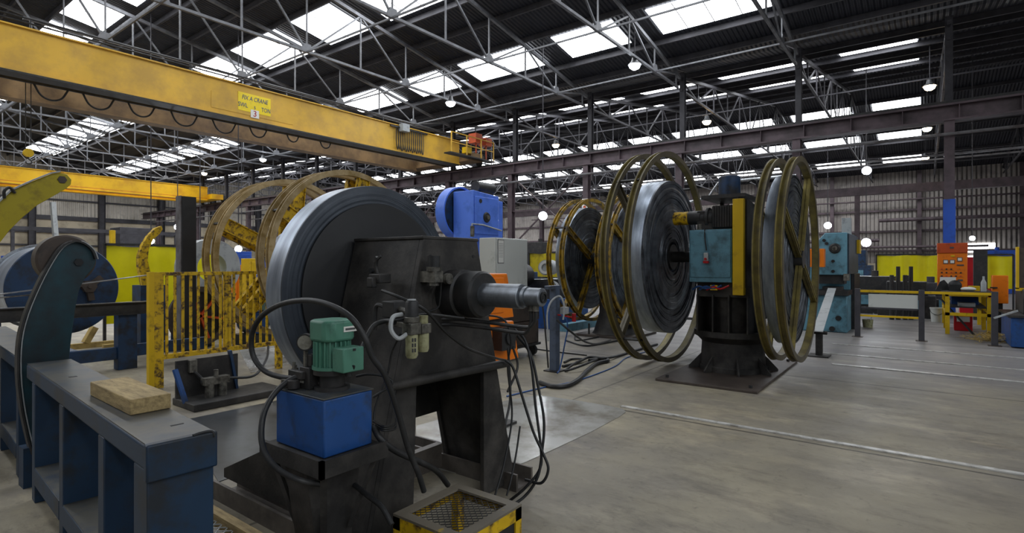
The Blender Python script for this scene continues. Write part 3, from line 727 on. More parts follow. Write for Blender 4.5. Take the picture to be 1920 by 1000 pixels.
MB().cyl((X3, 5.2, 1.68), (X3, 6.1, 1.68), .12, 20).build('spindle', M_dark, t)
coil(X3, 6.14, 6.38, 1.72, .25, 1.16, 'steel coil in the leftmost reel of the rear yellow decoiler', 'coils on reels', 34, .012, 5)
coil(X3, 5.03, 5.2, 1.70, .25, 1.22, 'steel coil in the reel half hidden by the large left reel', 'coils on reels', 34, .01, 6)

# --- left double decoiler with tan ringed reels (behind the black decoiler)
X2, Y2 = 5.53, 8.35
t = thing('double_decoiler', (X2, Y2, 0), 'double decoiler with tan ringed empty reels behind the rusty yellow gate', 'decoiler')
MB().lathe([(.001, 0), (.5, 0), (.46, .06), (.36, .5), (.36, 1.3), (.001, 1.3)], (X2, Y2, 0), (0, 0, 1), 40).build('drum_pedestal', M_black, t)
MB().box(X2 - .35, X2 + .35, 8.15, 8.8, 1.2, 2.1).build('gear_cabinet', M_dark, t, bev=.01)
reel(t, X2, 7.45, 7.72, 1.70, 1.4, M_ringtan, 5, 78, .22, True, hub_r=.2, rsec=.085, wide=.095, mspoke=M_yrust)
reel(t, X2, 9.1, 9.42, 1.70, 1.4, M_ringtan, 5, 84, .22, True, hub_r=.3, rsec=.085, wide=.095, mspoke=M_yrust)
MB().cyl((X2, 7.75, 1.70), (X2, 9.1, 1.70), .13, 20).build('spindle', M_dark, t)
MB().lathe([(.25, 8.75), (.5, 8.75), (.5, 9.02), (.25, 9.02)], (X2, 0, 1.70), (0, 1, 0), 48).build('brake_disc', M_coil, t)

# ------------------------------------------------------------------ near black decoiler
AX, AZ, YF, YK = 2.545, 1.41, 2.39, 3.04
t = thing('coil_decoiler', (AX, 2.7, 0), 'dusty black pedestal decoiler with bare steel spindle in the foreground', 'decoiler')
outl = [(1.88, .02), (2.30, 1.746), (2.79, 1.746), (3.21, .02), (2.86, .02), (2.86, .88), (2.245, .88), (2.215, .02)]
MB().prism(outl, 'XZ', YF, YF + .035).build('front_plate', M_black, t, bev=.004)
outb = [(1.88, .02), (2.30, 1.746), (2.79, 1.746), (3.21, .02), (3.16, .02), (3.06, .46), (2.2, .46), (2.06, .02)]
MB().prism(outb, 'XZ', YK - .035, YK).build('rear_plate', M_black, t)
MB().add([(1.88, YF + .035, .02), (2.30, YF + .035, 1.746), (2.30, YK - .035, 1.746), (1.88, YK - .035, .02), (1.91, YF + .035, .02), (2.33, YF + .035, 1.746), (2.33, YK - .035, 1.746), (1.91, YK - .035, .02)],
         [(0, 1, 2, 3), (7, 6, 5, 4), (0, 4, 5, 1), (1, 5, 6, 2), (2, 6, 7, 3), (3, 7, 4, 0)]).build('left_side_plate', M_black, t)
def xr(z): return 3.21 - (3.21 - 2.79) * (z - .02) / 1.726
MB().add([(xr(.03), YF + .035 , .03), (2.79, YF + .035, 1.746), (2.79, YK - .035, 1.746), (xr(.03), YK - .035, .03), (xr(.03) - .03, YF + .035, .03), (2.76, YF + .035, 1.746), (2.76, YK - .035, 1.746), (xr(.03) - .03, YK - .035, .03)],
         [(3, 2, 1, 0), (4, 5, 6, 7), (1, 5, 4, 0), (2, 6, 5, 1), (3, 7, 6, 2), (0, 4, 7, 3)]).build('right_side_plate', M_black, t)
MB().box(2.29, 2.80, YF - .004, YK + .004, 1.744, 1.765).build('top_plate', M_black, t, bev=.006)
MB().box(2.1, 2.98, 2.5, 2.95, .86, .89).build('inner_shelf', M_disc, t)
for x0, x1, ya, yb in ((1.76, 1.96, 2.15, 3.9), (3.08, 3.28, 2.28, 3.9)):
    r = MB().box(x0, x1, ya, yb, 0, .02).box(x0, x0 + .02, ya, yb, .02, .12).box(x1 - .02, x1, ya, yb, .02, .12)
    r.build('base_rail', M_rail, t)
MB().box(1.96, 3.08, 3.72, 3.88, 0, .1).build('cross_rail', M_rail, t)
MB().box(1.96, 3.08, 3.0, 3.06, .02, .2).build('rear_sill', M_rail, t)
MB().prism([(3.05, .12), (3.88, .12), (3.88, .18), (3.05, .55)], 'YZ', 1.84, 1.87).build('rail_gusset', M_black, t)
# spindle
MB().lathe([(.001, 2.39), (.15, 2.39), (.15, 2.27), (.135, 2.26), (.135, 2.24), (.142, 2.23), (.142, 2.135), (.13, 2.12), (.075, 2.12), (.001, 2.12)][::-1], (AX, 0, AZ), (0, 1, 0), 48).build('bearing_housing', M_dark, t)
sh = MB().lathe([(.001, 1.835), (.066, 1.835), (.071, 1.84), (.071, 2.13), (.001, 2.13)], (AX, 0, AZ), (0, 1, 0), 36).build('spindle', M_shaft, t, label='bare grey steel spindle')
MB().lathe([(.001, 1.70), (.046, 1.70), (.052, 1.705), (.052, 1.80), (.058, 1.80), (.058, 1.82), (.05, 1.825), (.05, 1.84), (.001, 1.84)], (AX, 0, AZ), (0, 1, 0), 32).build('rotary_union', M_shaft, sh)
MB().lathe([(.02, 1.690), (.032, 1.690), (.032, 1.701), (.02, 1.701)], (AX, 0, AZ), (0, 1, 0), 24).cyl((AX, 1.694, AZ), (AX, 1.702, AZ), .012, 10).build('end_seal', M_rubber, sh)
# hydraulic pipes under the spindle
for k, (dy, z0) in enumerate(((0, 1.235), (.03, 1.20))):
    y = 1.75 + dy
    MB().tube([(AX, y, 1.355), (AX, y, 1.29 - k * .02), (AX, y + .03, z0 + .01), (AX, y + .09, z0), (AX, 2.1, z0 + .01), (AX - .04, 2.32, z0 + .02), (AX - .10, 2.41, z0 + .02)], .011, 8, 5).build('hydraulic_pipe', M_dark, t)
    MB().cyl((AX, y, 1.33), (AX, y, 1.365), .02, 10).build('pipe_fitting', M_alu, t)
# hub behind
MB().cyl((AX, 3.04, AZ), (AX, 3.42, AZ), .19, 32).build('mandrel', M_dark, t)
MB().lathe([(.1, 3.075), (.60, 3.075), (.61, 3.08), (.61, 3.095), (.1, 3.095)], (AX, 0, AZ), (0, 1, 0), 128).build('coil_guard_disc', M_disc, t, label='smooth black disc against the coil')
# pipe across the legs
MB().cyl((1.98, 2.33, .93), (3.02, 2.33, .905), .028, 16).build('hose_pipe', M_black, t)
# bolt holes
for px, py in ((807, 481), (887, 481)):
    p = atY(px, py, YF); MB().cyl((p.x, YF - .003, p.z), (p.x, YF + .002, p.z), .011, 12).build('bolt_hole', M_disc, t)
MB().cyl(atX(694, 508, 2.225), atX(694, 508, 2.225) + V((.02, 0, 0)), .016, 12).build('bolt_hole', M_disc, t)
# regulator with gauge on the front plate
p = atY(816, 520, 2.30)
rg = MB().box(p.x - .035, p.x + .035, 2.27, YF, p.z - .03, p.z + .035).cyl((p.x, 2.31, p.z + .035), (p.x, 2.31, p.z + .06), .045, 20).build('air_regulator', M_alu, t)
MB().cyl((p.x, 2.31, p.z + .06), (p.x, 2.31, p.z + .125), .037, 20).build('regulator_knob', M_rubber, rg)
MB().cyl((p.x, 2.31, p.z - .05), (p.x, 2.31, p.z - .03), .03, 16).build('drain', M_alu, rg)
MB().cyl((p.x + .07, 2.28, p.z - .01), (p.x + .07, 2.25, p.z - .01), .032, 20).bar((p.x + .02, 2.30, p.z - .01), (p.x + .07, 2.28, p.z - .01), .02).build('pressure_gauge', M_alu, rg)
MB().tube([(p.x + .05, 2.3, p.z - .03), (p.x + .06, 2.32, p.z - .13), (p.x + .05, 2.34, p.z - .19), (p.x - .1, 2.36, p.z - .21), (p.x - .25, 2.36, p.z - .2)], .006, 6).build('air_tube', M_rubber, rg)
# valve on the left side plate
p = atX(716, 523, 2.16)
vb = MB().box(p.x - .06, p.x + .03, p.y - .05, p.y + .05, p.z - .025, p.z + .03).box(p.x - .09, p.x - .05, p.y - .02, p.y + .03, p.z - .05, p.z + .01).build('lever_valve', M_dark, t, bev=.006)
MB().tube([p + V((-.03, 0, .03)), p + V((-.04, .005, .08)), p + V((-.05, -.02, .13))], .012, 6).bar(p + V((-.05, .01, .1)), p + V((-.05, -.05, .135)), .012).build('valve_lever', M_dark, vb)
# blue valve block lower on the left side
p = atX(738, 580, 2.02)
vb = MB().box(p.x - .04, p.x + .1, p.y - .05, p.y + .05, p.z - .045, p.z + .045).build('valve_block', M_dark, t, bev=.005)
MB().cyl(p + V((0, -.05, 0)), p + V((0, -.11, -.01)), .018, 12).build('valve_stem', M_alu, vb)
MB().tube([p + V((-.02, .05, .01)), p + V((-.03, .1, .02)), p + V((-.03, .12, -.02)), p + V((-.03, .12, -.12))], .012, 8).build('elbow_pipe', M_dark, vb)
MB().bar(p + V((-.03, .07, -.06)), p + V((.04, -.2, -.055)), .03, .02).build('manifold_pipe', M_dark, vb)
# filter, regulator and lubricator hanging in front
p = cam(772, 605, 2.78)
fr = MB().box(p.x - .035, p.x + .035, p.y - .035, p.y + .035, p.z - .06, p.z + .0).cyl(p, p + V((0, 0, .03)), .04, 20).box(p.x + .035, p.x + .1, p.y - .04, p.y + .02, p.z - .06, p.z - .01).bar(p + V((.05, .0, -.03)), V((p.x + .12, 2.40, p.z - .03)), .03).build('filter_regulator', M_alu, t, bev=.004)
MB().lathe([(.001, .03), (.034, .03), (.034, .10), (.028, .11), (.001, .11)], p, (0, 0, 1), 20).build('regulator_knob', M_rubber, fr)
MB().lathe([(.001, .112), (.022, .112), (.022, .118), (.001, .118)], p, (0, 0, 1), 16).build('knob_cap', M_lgrey, fr)
MB().lathe([(.001, -.18), (.024, -.18), (.032, -.165), (.032, -.06), (.001, -.06)], p, (0, 0, 1), 20).build('filter_bowl', M_cup, fr, label='murky filter bowl with dark vertical marks')
c2 = p + V((.07, -.01, .0))
MB().lathe([(.001, -.155), (.024, -.155), (.03, -.14), (.03, -.06), (.001, -.06)], c2, (0, 0, 1), 20).build('lubricator_bowl', M_cup, fr)
MB().cyl(c2 + V((0, 0, -.01)), c2 + V((0, 0, .03)), .025, 14).build('lubricator_cap', M_cup, fr)
for k in range(4): pass
bk = MB()
for k in range(3):
    for a in (-.9, -1.3):
        e = V((math.cos(a - .9), math.sin(a - .9), 0)); q = p + e * .0325 + V((0, 0, -.085 - k * .026))
        bk.bar(q + V((0, 0, .009)), q - V((0, 0, .009)), .012, .004)
bk.build('bowl_marks', M_ink, fr)
MB().tube([p + V((-.02, .05, .04)), p + V((-.08, .05, .03)), p + V((-.10, .04, -.03)), p + V((-.07, .02, -.075)), p + V((-.02, .0, -.05))], .011, 8).build('coil_tube', M_lgrey, fr)
# big hoses on the machine
def hose(parent, pts, r, name='hose', m=None, n=8):
    return MB().tube([cam(*q) for q in pts], r, 10, n).build(name, m or M_rubber, parent)
hose(t, [(716, 545, 2.95), (745, 556, 2.88), (785, 574, 2.86), (808, 592, 2.95), (838, 625, 3.1), (880, 655, 3.3), (930, 672, 3.6), (948, 676, 3.75)], .008, 'air_hose', M_rubber)
hose(t, [(735, 600, 2.75), (760, 598, 2.8), (800, 590, 2.95), (870, 597, 3.1)], .007, 'air_hose')
hose(t, [(752, 625, 2.85), (735, 660, 2.9), (727, 700, 2.9), (705, 760, 2.88), (700, 800, 2.85)], .006, 'air_hose')
hose(t, [(668, 706, 2.9), (690, 702, 2.9), (720, 706, 2.9), (735, 720, 2.9), (700, 745, 2.88)], .007, 'air_hose')
for k in range(3):
    hose(t, [(700, 790 + k * 5, 2.82), (720, 800 + k * 4, 2.7), (740, 795 + k * 5, 2.8), (742, 785 + k * 4, 2.95)], .005, 'air_hose')
for k, pts in enumerate([
    [(948, 676, 3.75), (962, 690, 3.75), (978, 740, 3.72), (1000, 810, 3.68), (1018, 850, 3.65), (1028, 880, 3.62), (1015, 906, 3.62), (985, 900, 3.7)],
    [(965, 618, 3.9), (985, 640, 3.85), (997, 690, 3.8), (1004, 760, 3.75), (1014, 840, 3.7), (1012, 880, 3.68), (985, 915, 3.66), (955, 940, 3.7)],
    [(970, 630, 3.9), (995, 665, 3.85), (1008, 720, 3.8), (1020, 790, 3.75), (1016, 850, 3.7), (1008, 895, 3.66), (985, 930, 3.64), (950, 955, 3.6)],
    [(905, 590, 3.9), (945, 600, 3.9), (958, 640, 3.9), (952, 690, 3.9), (960, 780, 3.9), (945, 870, 3.72), (928, 930, 3.55)],
    [(975, 800, 3.95), (968, 850, 3.85), (958, 900, 3.75), (950, 930, 3.7)]]):
    hose(t, pts, .0095 if k < 3 else .007, 'looping_hose')
coil(AX, 3.10, 3.28, AZ, .19, .735, 'dark blue-grey steel coil on the black decoiler in the foreground', 'coils on reels', 60, .0015, 9, M_dcoil)

# --- hydraulic power pack
t = thing('hydraulic_power_pack', (1.62, 2.39, 0), 'blue oil tank with green electric motor on a black stand', 'power pack')
MB().box(1.4825, 1.757, 2.187, 2.59, .707, .974).build('oil_tank', M_blue, t, bev=.008, label='blue oil tank')
MB().box(1.478, 1.762, 2.183, 2.594, .9745, .982).build('tank_lid', M_benchtop, t, bev=.002)
sd = MB().box(1.44, 1.80, 2.14, 2.64, .665, .705).box(1.43, 1.81, 2.13, 2.15, .64, .72).box(1.43, 1.45, 2.13, 2.65, .64, .72)
sd.build('stand_tray', M_black, t)
MB().prism([(1.56, 0), (1.68, 0), (1.78, .66), (1.46, .66)], 'XZ', 2.30, 2.48).build('stand_pillar', M_black, t)
for x, y in ((1.47, 2.17), (1.77, 2.17), (1.47, 2.61), (1.77, 2.61)):
    MB().bar((1.62 + (x - 1.62) * .5, 2.39 + (y - 2.39) * .5, .3), (x, y, .66), .03, .02).build('strut', M_black, t)
MB().box(1.47, 1.78, 2.2, 2.58, 0, .03).build('foot_plate', M_black, t)
mx, my = 1.63, 2.335
MB().lathe([(.001, .982), (.085, .982), (.085, 1.0), (.06, 1.0), (.06, 1.06), (.09, 1.06), (.09, 1.085), (.001, 1.085)], (mx, my, 0), (0, 0, 1), 28).build('coupling_bell', M_dark, t)
md = MB().cyl((mx, my, 1.085), (mx, my, 1.225), .072, 28)
for k in range(22):
    a = 2 * PI * k / 22; e = V((math.cos(a), math.sin(a), 0))
    md.bar(V((mx, my, 1.095)) + e * .078, V((mx, my, 1.22)) + e * .078, .006, .02, roll=0) if False else md.add([V((mx, my, z)) + e * r + V((-e.y, e.x, 0)) * s * .003 for z in (1.095, 1.222) for r in (.07, .09) for s in (-1, 1)], [(0, 1, 3, 2), (4, 6, 7, 5), (0, 4, 5, 1), (2, 3, 7, 6), (0, 2, 6, 4), (1, 5, 7, 3)])
md.build('motor_body', M_green, t, label='finned green motor body')
MB().lathe([(.001, 1.085), (.095, 1.085), (.095, 1.10), (.001, 1.10)], (mx, my, 0), (0, 0, 1), 28).build('motor_flange', M_green, t)
fc = MB().prism([(-.098, -.06), (-.06, -.098), (.06, -.098), (.098, -.06), (.098, .06), (.06, .098), (-.06, .098), (-.098, .06)], 'XY', 1.222, 1.325)
for v in fc.v: v.x = v.x * .92 + mx; v.y = v.y * .92 + my
fo = fc.build('fan_cowl', M_green, t, bev=.014)
q = V((mx + .045, my - .0915, 1.28))
MB().box(q.x - .045, q.x + .03, q.y - .002, q.y + .003, q.z - .013, q.z + .013).build('name_plate', M_paper, fo)
MB().box(q.x - .036, q.x + .021, q.y - .003, q.y - .0015, q.z - .005, q.z + .005).build('name_plate_print', M_ink, fo)
tb = MB().box(1.57, 1.69, 2.165, 2.25, 1.085, 1.20).build('terminal_box', M_green, t, bev=.006)
MB().cyl((1.63, 2.205, 1.085), (1.63, 2.205, 1.06), .016, 10).build('cable_gland', M_rubber, tb)
MB().box(1.625, 1.64, 2.162, 2.168, 1.185, 1.196).build('lid_screw', M_rubber, tb)
# manifold, gauge and fittings
p = cam(573, 642, 2.72)
gd = MB().lathe([(.001, -.012), (.042, -.012), (.042, .02), (.001, .02)], p, (CS * .9, SN * .9, 0), 28).build('pressure_gauge', M_dark, t)
MB().lathe([(.001, -.0135), (.035, -.0135), (.035, -.012), (.001, -.012)], p, (CS * .9, SN * .9, 0), 28).build('gauge_dial', M_dial, gd)
pp = cam(586, 690, 2.72)
MB().bar((p.x, p.y, p.z - .03), (p.x, p.y, 1.03), .016).build('gauge_stem', M_alu, t)
vm = MB().box(pp.x - .04, pp.x + .03, pp.y - .03, pp.y + .05, .982, 1.09).box(pp.x - .02, pp.x + .02, pp.y - .02, pp.y + .02, 1.09, 1.15).cyl((pp.x - .07, pp.y + .05, .985), (pp.x - .07, pp.y + .05, 1.03), .03, 14).box(pp.x - .06, pp.x - .03, pp.y, pp.y + .12, 1.03, 1.07)
vm.build('valve_manifold', M_dark, t, bev=.004)
MB().cyl((pp.x + .02, pp.y - .03, 1.11), (pp.x + .05, pp.y - .07, 1.11), .02, 12).cyl((pp.x, pp.y - .02, 1.13), (pp.x + .02, pp.y - .06, 1.15), .012, 10).bar((pp.x - .05, pp.y + .03, 1.02), (pp.x + .09, pp.y - .09, .995), .012).build('valve_fittings', M_alu, t)
br = MB()
for k in range(3): br.cyl((pp.x - .03 + k * .02, pp.y + .13 + k * .02, .982), (pp.x - .02 + k * .02, pp.y + .13 + k * .02, 1.1 - k * .02), .008, 8)
br.lathe([(.001, 0), (.03, 0), (.03, .04), (.001, .05)], (1.52, 2.55, .982), (0, 0, 1), 16)
br.build('filler_cap', M_alu, t)
hose(t, [(560, 708, 2.72), (530, 708, 2.75), (495, 695, 2.8), (474, 665, 2.84), (473, 625, 2.82), (492, 592, 2.75), (530, 570, 2.65), (580, 564, 2.55), (625, 575, 2.47), (660, 598, 2.42), (684, 635, 2.42), (698, 670, 2.44), (722, 705, 2.48), (745, 770, 2.55), (765, 840, 2.6), (785, 890, 2.65), (795, 922, 2.68)], .0135, 'pressure_hose')
hose(t, [(572, 704, 2.72), (545, 712, 2.7), (515, 738, 2.66), (495, 775, 2.6), (490, 820, 2.55), (500, 855, 2.5), (525, 883, 2.46), (565, 902, 2.44), (600, 908, 2.5)], .0135, 'return_hose')
hose(t, [(700, 800, 2.75), (715, 825, 2.72), (745, 848, 2.78), (790, 868, 2.9), (820, 885, 3.05), (840, 910, 3.15)], .016, 'drain_hose')
hose(t, [(660, 690, 2.6), (680, 650, 2.8), (700, 612, 2.85), (725, 602, 2.85), (740, 605, 2.8)], .013, 'suction_hose')
hose(t, [(665, 910, 2.75), (690, 930, 2.65), (715, 950, 2.6), (735, 985, 2.55)], .013, 'drain_hose')

# --- yellow mesh step
def mesh_panel(x0, x1, y0, y1, z, pitch, r):
    mb = MB()
    nx = int((x1 - x0) / pitch); ny = int((y1 - y0) / (pitch * .6))
    for i in range(ny + 1):                       # expanded metal strands
        pts = []
        for k in range(nx * 2 + 1):
            x = x0 + (x1 - x0) * k / (nx * 2); y = y0 + (y1 - y0) * i / ny + ((pitch * .26) if (k + i) % 2 else -(pitch * .26))
            pts.append(V((x, min(max(y, y0), y1), z)))
        for a, b in zip(pts[:-1], pts[1:]): mb.bar(a, b, r * 1.5, r)
    return mb
def step_stool(x0, x1, y0, y1, h, label, mtop, mside):
    t = thing('mesh_step', ((x0 + x1) / 2, (y0 + y1) / 2, 0), label, 'step')
    w = .055
    f = MB().box(x0, x1, y0, y0 + w, h - .012, h).box(x0, x1, y1 - w, y1, h - .012, h).box(x0, x0 + w, y0 + w, y1 - w, h - .012, h).box(x1 - w, x1, y0 + w, y1 - w, h - .012, h)
    f.build('top_frame', mtop, t)
    s = MB().box(x0, x1, y0, y0 + .008, h - .075, h - .012).box(x0, x1, y1 - .008, y1, h - .075, h - .012).box(x0, x0 + .008, y0 + .008, y1 - .008, h - .075, h - .012).box(x1 - .008, x1, y0 + .008, y1 - .008, h - .075, h - .012)
    s.build('side_skirt', mside, t)
    mesh_panel(x0 + w * .8, x1 - w * .8, y0 + w * .8, y1 - w * .8, h - .016, .034, .0028).build('mesh_tread', M_dark, t)
    for x in (x0, x1 - .05):
        for y in (y0, y1 - .05): MB().box(x, x + .05, y, y + .05, 0, h - .012).build('leg', mside, t)
    MB().box(x0 + .05, x1 - .05, y0 + .01, y0 + .02, .05, h - .08).build('side_mesh', M_dark, t)
    return t
M_stoptop = mat('worn_step_top', '#6e675a', '#b99b1a', rough=0.6, wear=0.36, scale=7, sharp=0.04)
step_stool(1.836, 2.31, 1.676, 2.125, .35, 'low yellow framed step with mesh tread in front of the black decoiler', M_stoptop, M_yrust)
MB().box(1.45, 1.80, 1.62, 2.02, 0, .27).build('steel_block', M_benchtop, bev=.01, label='low grey steel box left of the yellow mesh step', cat='box')

# --- dark frame floor mesh between the bench and the decoiler
t = thing('mesh_walkway', (1.4, 2.9, 0), 'low mesh walkway panel with timber edge beside the blue bench', 'walkway')
mesh_panel(1.14, 1.42, 2.25, 3.9, .20, .05, .004).build('mesh_tread', M_lgrey, t)
MB().bar((1.44, 2.2, .2), (1.44, 3.95, .2), .05, .07).build('timber_edge', M_wood, t)
MB().bar((1.12, 2.2, .2), (1.12, 3.95, .2), .03, .06).bar((1.12, 3.93, .2), (1.44, 3.93, .2), .03, .06).build('frame', M_redor, t, label='rust red frame')
for x in (1.13, 1.43):
    for y in (2.25, 3.9): MB().box(x - .02, x + .02, y - .02, y + .02, 0, .18).build('leg', M_dark, t)

# ------------------------------------------------------------------ blue bench
# built straight, then turned about its near corner by a few degrees
BR = Matrix.Rotation(-math.atan(.0708), 3, 'Z'); BP = V((.84, 2.385, 0))
def turn(mb):
    mb.v = [BP + BR @ (p - BP) for p in mb.v]; return mb
bx0, bx1, by0, bz = .84, 1.09, 2.385, .90
def bench_section(ya, yb, posts, label, near):
    t = thing('steel_bench', tuple(BP + BR @ (V((.965, (ya + yb) / 2, 0)) - BP)), label, 'bench')
    bm_ = turn(MB().box(bx0, bx1, ya, yb, bz - .105, bz - .004)).build('top_beam', M_bench, t, bev=.012)
    turn(MB().box(bx0 + .004, bx1 - .004, ya + .004, yb, bz - .0045, bz)).build('beam_top_face', M_benchtop, bm_, label='scuffed grey upper face')
    if near:
        turn(MB().box(bx0 - .004, bx1 + .004, ya - .012, ya + .03, bz - .145, bz + .002)).build('end_cap', M_bench, bm_, bev=.008)
        turn(MB().tube([(1.0, ya - .008, bz + .003), (1.03, ya - .004, bz + .006), (1.07, ya - .006, bz + .004), (1.08, ya - .012, bz - .02)], .006, 5)).build('weld_scar', M_rubber, t)
        turn(MB().box(.99, 1.04, 2.60, 2.612, bz, bz + .002)).build('slot', M_rubber, t)
        turn(MB().box(.93, .97, 4.2, 4.23, bz, bz + .002)).build('slot', M_rubber, t)
    for k, (y, w) in enumerate(posts):
        turn(MB().box(bx0 + .004, bx1 - .004, y, y + w, 0, bz - .105)).build('post', M_bench, t, bev=.006)
    for (p0, w0), (p1, w1) in list(zip(posts[:-1], posts[1:]))[1 if near else 0:]:
        turn(MB().box(bx0 + .002, bx1 + .05, p0 + w0, p1, .12, .236)).build('lower_rail', M_bench, t, bev=.006)
        turn(MB().box(bx0 + .006, bx1 + .046, p0 + w0, p1, .236, .24)).build('lower_rail_top', M_benchtop, t)
    return t
bench_section(by0, 5.02, [(by0 + .01, .17), (3.02, .1), (3.88, .1), (4.74, .1)], 'navy blue steel bench frame at the lower left, carrying the timber block', True)
bench_section(5.36, 8.2, [(5.4, .1), (6.3, .1), (7.6, .1)], 'second navy bench section at the left edge, beyond the teal arm', False)
tb = MB().box(-.085, .085, -.31, .31, 0, .072)
rot = Matrix.Rotation(math.radians(-2), 3, 'Z')
for v in tb.v: v.xyz = rot @ v
for v in tb.v: v.x += 1.055; v.y += 3.22; v.z += bz + .001
tb.build('timber_block', M_wood, bev=.004, label='weathered timber block lying on the blue bench', cat='timber')

# --- curved dark arm with roller rising through the gap between the bench sections
YA = 5.13
t = thing('hold_down_arm', (1.15, YA, 0), 'dark teal curved hold-down arm with round roller above the bench', 'arm')
outer = [(62, 850), (52, 810), (42, 760), (36, 700), (38, 640), (50, 590), (73, 535), (96, 492), (116, 464), (138, 453), (158, 456), (174, 469), (181, 486)]
inner = [(177, 500), (160, 520), (148, 545), (141, 580), (137, 610), (132, 650), (128, 694), (126, 850)]
poly = [(p.x, p.z) for p in [atY(a, b, YA) for a, b in outer + inner]]
MB().prism(poly, 'XZ', YA, YA + .03).build('arm_plate', M_teal, t, bev=.003)
ed = smooth_path([atY(a, b, YA - .005) for a, b in outer], 3)
es = MB()
for a, b in zip(ed[:-1], ed[1:]): es.bar(a + V((-.012, 0, 0)), b + V((-.012, 0, 0)), .07, .012)
es.build('edge_strip', M_dark, t)
e2 = MB().tube([a + V((.008, -.008, 0)) for a in ed], .005, 5, sm=False)
e2.build('edge_wire', M_lgrey, t)
rc = atY(124, 487, YA + .06)
MB().lathe([(.001, 0), (.17, 0), (.185, .012), (.185, .12), (.17, .13), (.001, .13)], (rc.x, YA + .035, rc.z), (0, 1, 0), 56).build('roller', M_brown, t)
MB().cyl((rc.x + .06, YA - .012, rc.z - .02), (rc.x + .06, YA + .04, rc.z - .02), .03, 6).build('pivot_bolt', M_disc, t)
q0 = atY(62, 850, YA); q1 = atY(126, 850, YA)
MB().box(q0.x - .06, q1.x + .06, YA - .03, YA + .1, 0, q0.z + .05).build('arm_stand', M_bench, t)

# ------------------------------------------------------------------ left background
# olive yellow arm
YB2 = 6.2
t = thing('hold_down_arm', (.8, YB2, 0), 'large olive yellow curved arm at the left edge with bolted round tip', 'arm')
out = [(-110, 640), (-90, 540), (-60, 460), (-30, 410), (0, 378), (20, 359), (60, 341), (95, 327), (112, 324), (126, 327), (134, 337), (133, 346), (124, 354), (100, 368), (70, 385), (40, 410), (18, 432), (0, 455), (-20, 500), (-32, 560), (-36, 640)]
poly = [(p.x, p.z) for p in [atY(a, b, YB2) for a, b in out]]
MB().prism(poly, 'XZ', YB2, YB2 + .05).build('arm_plate', M_yolive, t, bev=.004)
es = MB(); ed = [atY(a, b, YB2 - .0) for a, b in out[3:9]]
for a, b in zip(ed[:-1], ed[1:]): es.bar(a + V((0, .02, .01)), b + V((0, .02, .01)), .09, .012)
es.build('edge_strip', M_lgrey, t)
p = atY(117, 337, YB2 - .01); MB().cyl(p, p + V((0, .03, 0)), .035, 6).build('pivot_bolt', M_brown, t)
MB().tube([atY(8, 372, YB2 - .02), atY(8, 358, YB2 - .04), atY(18, 352, YB2 - .04), atY(28, 362, YB2 - .02)], .012, 6).build('lifting_loop', M_dark, t)
MB().box(.66, 1.0, 6.26, 6.5, 0, 1.25).build('stand', M_navy, t, bev=.01)
# blue spool
sx, sy, sz = 2.60, 10.5, 1.217
t = thing('coil_spool', (sx, sy, 0), 'big dark blue disc spool holding grey coil at the left', 'spool')
MB().lathe([(.001, 0), (.69, 0), (.70, .01), (.70, .03), (.001, .03)], (sx, sy, sz), (0, 1, 0), 96).build('front_flange', M_navy, t)
MB().lathe([(.001, 1.1), (.70, 1.1), (.70, 1.13), (.001, 1.13)], (sx, sy, sz), (0, 1, 0), 96).build('rear_flange', M_steel, t)
MB().cyl((sx + .28, sy - .12, sz + .02), (sx + .28, sy, sz + .02), .10, 6).cyl((sx + .28, sy - .15, sz + .02), (sx + .28, sy - .1, sz + .02), .03, 8).build('hub_clamp', M_brown, t)
jw = MB()
for a in (40, 160, 280):
    r = math.radians(a); jw.bar((sx + .28, sy - .05, sz + .02), (sx + .28 + .22 * math.cos(r), sy - .05, sz + .02 + .22 * math.sin(r)), .08, .08)
jw.build('clamp_jaws', M_brown, t)
MB().box(sx - .12, sx + .12, sy + 1.2, sy + 1.5, 0, sz + .15).box(sx - .5, sx + .5, sy + 1.1, sy + 1.7, 0, .08).cyl((sx, sy + 1.1, sz), (sx, sy + 1.3, sz), .1, 16).build('spool_stand', M_navy, t)
coil(sx, sy + .04, sy + 1.09, sz, .3, .66, 'pale grey coil wound on the blue spool at left', 'coils on reels', 20, .002, 12)
# strip running off the spool and the conveyor table
MB().bar(cam(-30, 556, 7.2), cam(286, 515, 8.75), .12, .012).build('steel_strip', M_steel, label='thin bright steel strip crossing in front of the blue spool', cat='strip')
MB().bar(cam(-30, 561, 7.1), cam(60, 553, 7.6), .1, .012).build('steel_strip', M_steel, label='short bright strip end at the left edge above the bench', cat='strip')
t = thing('conveyor_table', (2.5, 9.7, 0), 'blue legged conveyor table with grey channel beam before the spool', 'table')
y = 9.62
MB().box(1.2, 3.42, y - .02, y, .83, 1.01).box(1.2, 3.42, y - .09, y, 1.0, 1.012).box(1.2, 3.42, y - .09, y, .83, .842).build('channel_beam', M_lgrey if False else M_dark, t)
MB().box(1.2, 3.42, y - .095, y - .0, 1.012, 1.02).build('beam_edge', M_steel, t)
MB().box(3.02, 3.27, y + .01, y + .2, 0, .95).build('leg', M_navy, t, bev=.006)
MB().box(1.5, 1.72, y + .01, y + .2, 0, .95).build('leg', M_navy, t, bev=.006)
MB().box(1.72, 3.02, y + .05, y + .15, .16, .34).build('lower_rail', M_navy, t, bev=.005)
MB().box(3.27, 4.3, y + .05, y + .15, .18, .36).build('lower_rail', M_navy, t, bev=.005)
MB().bar((2.35, y + .1, .02), (2.2, y + .1, .9), .12, .06).build('brace', M_brown, t)
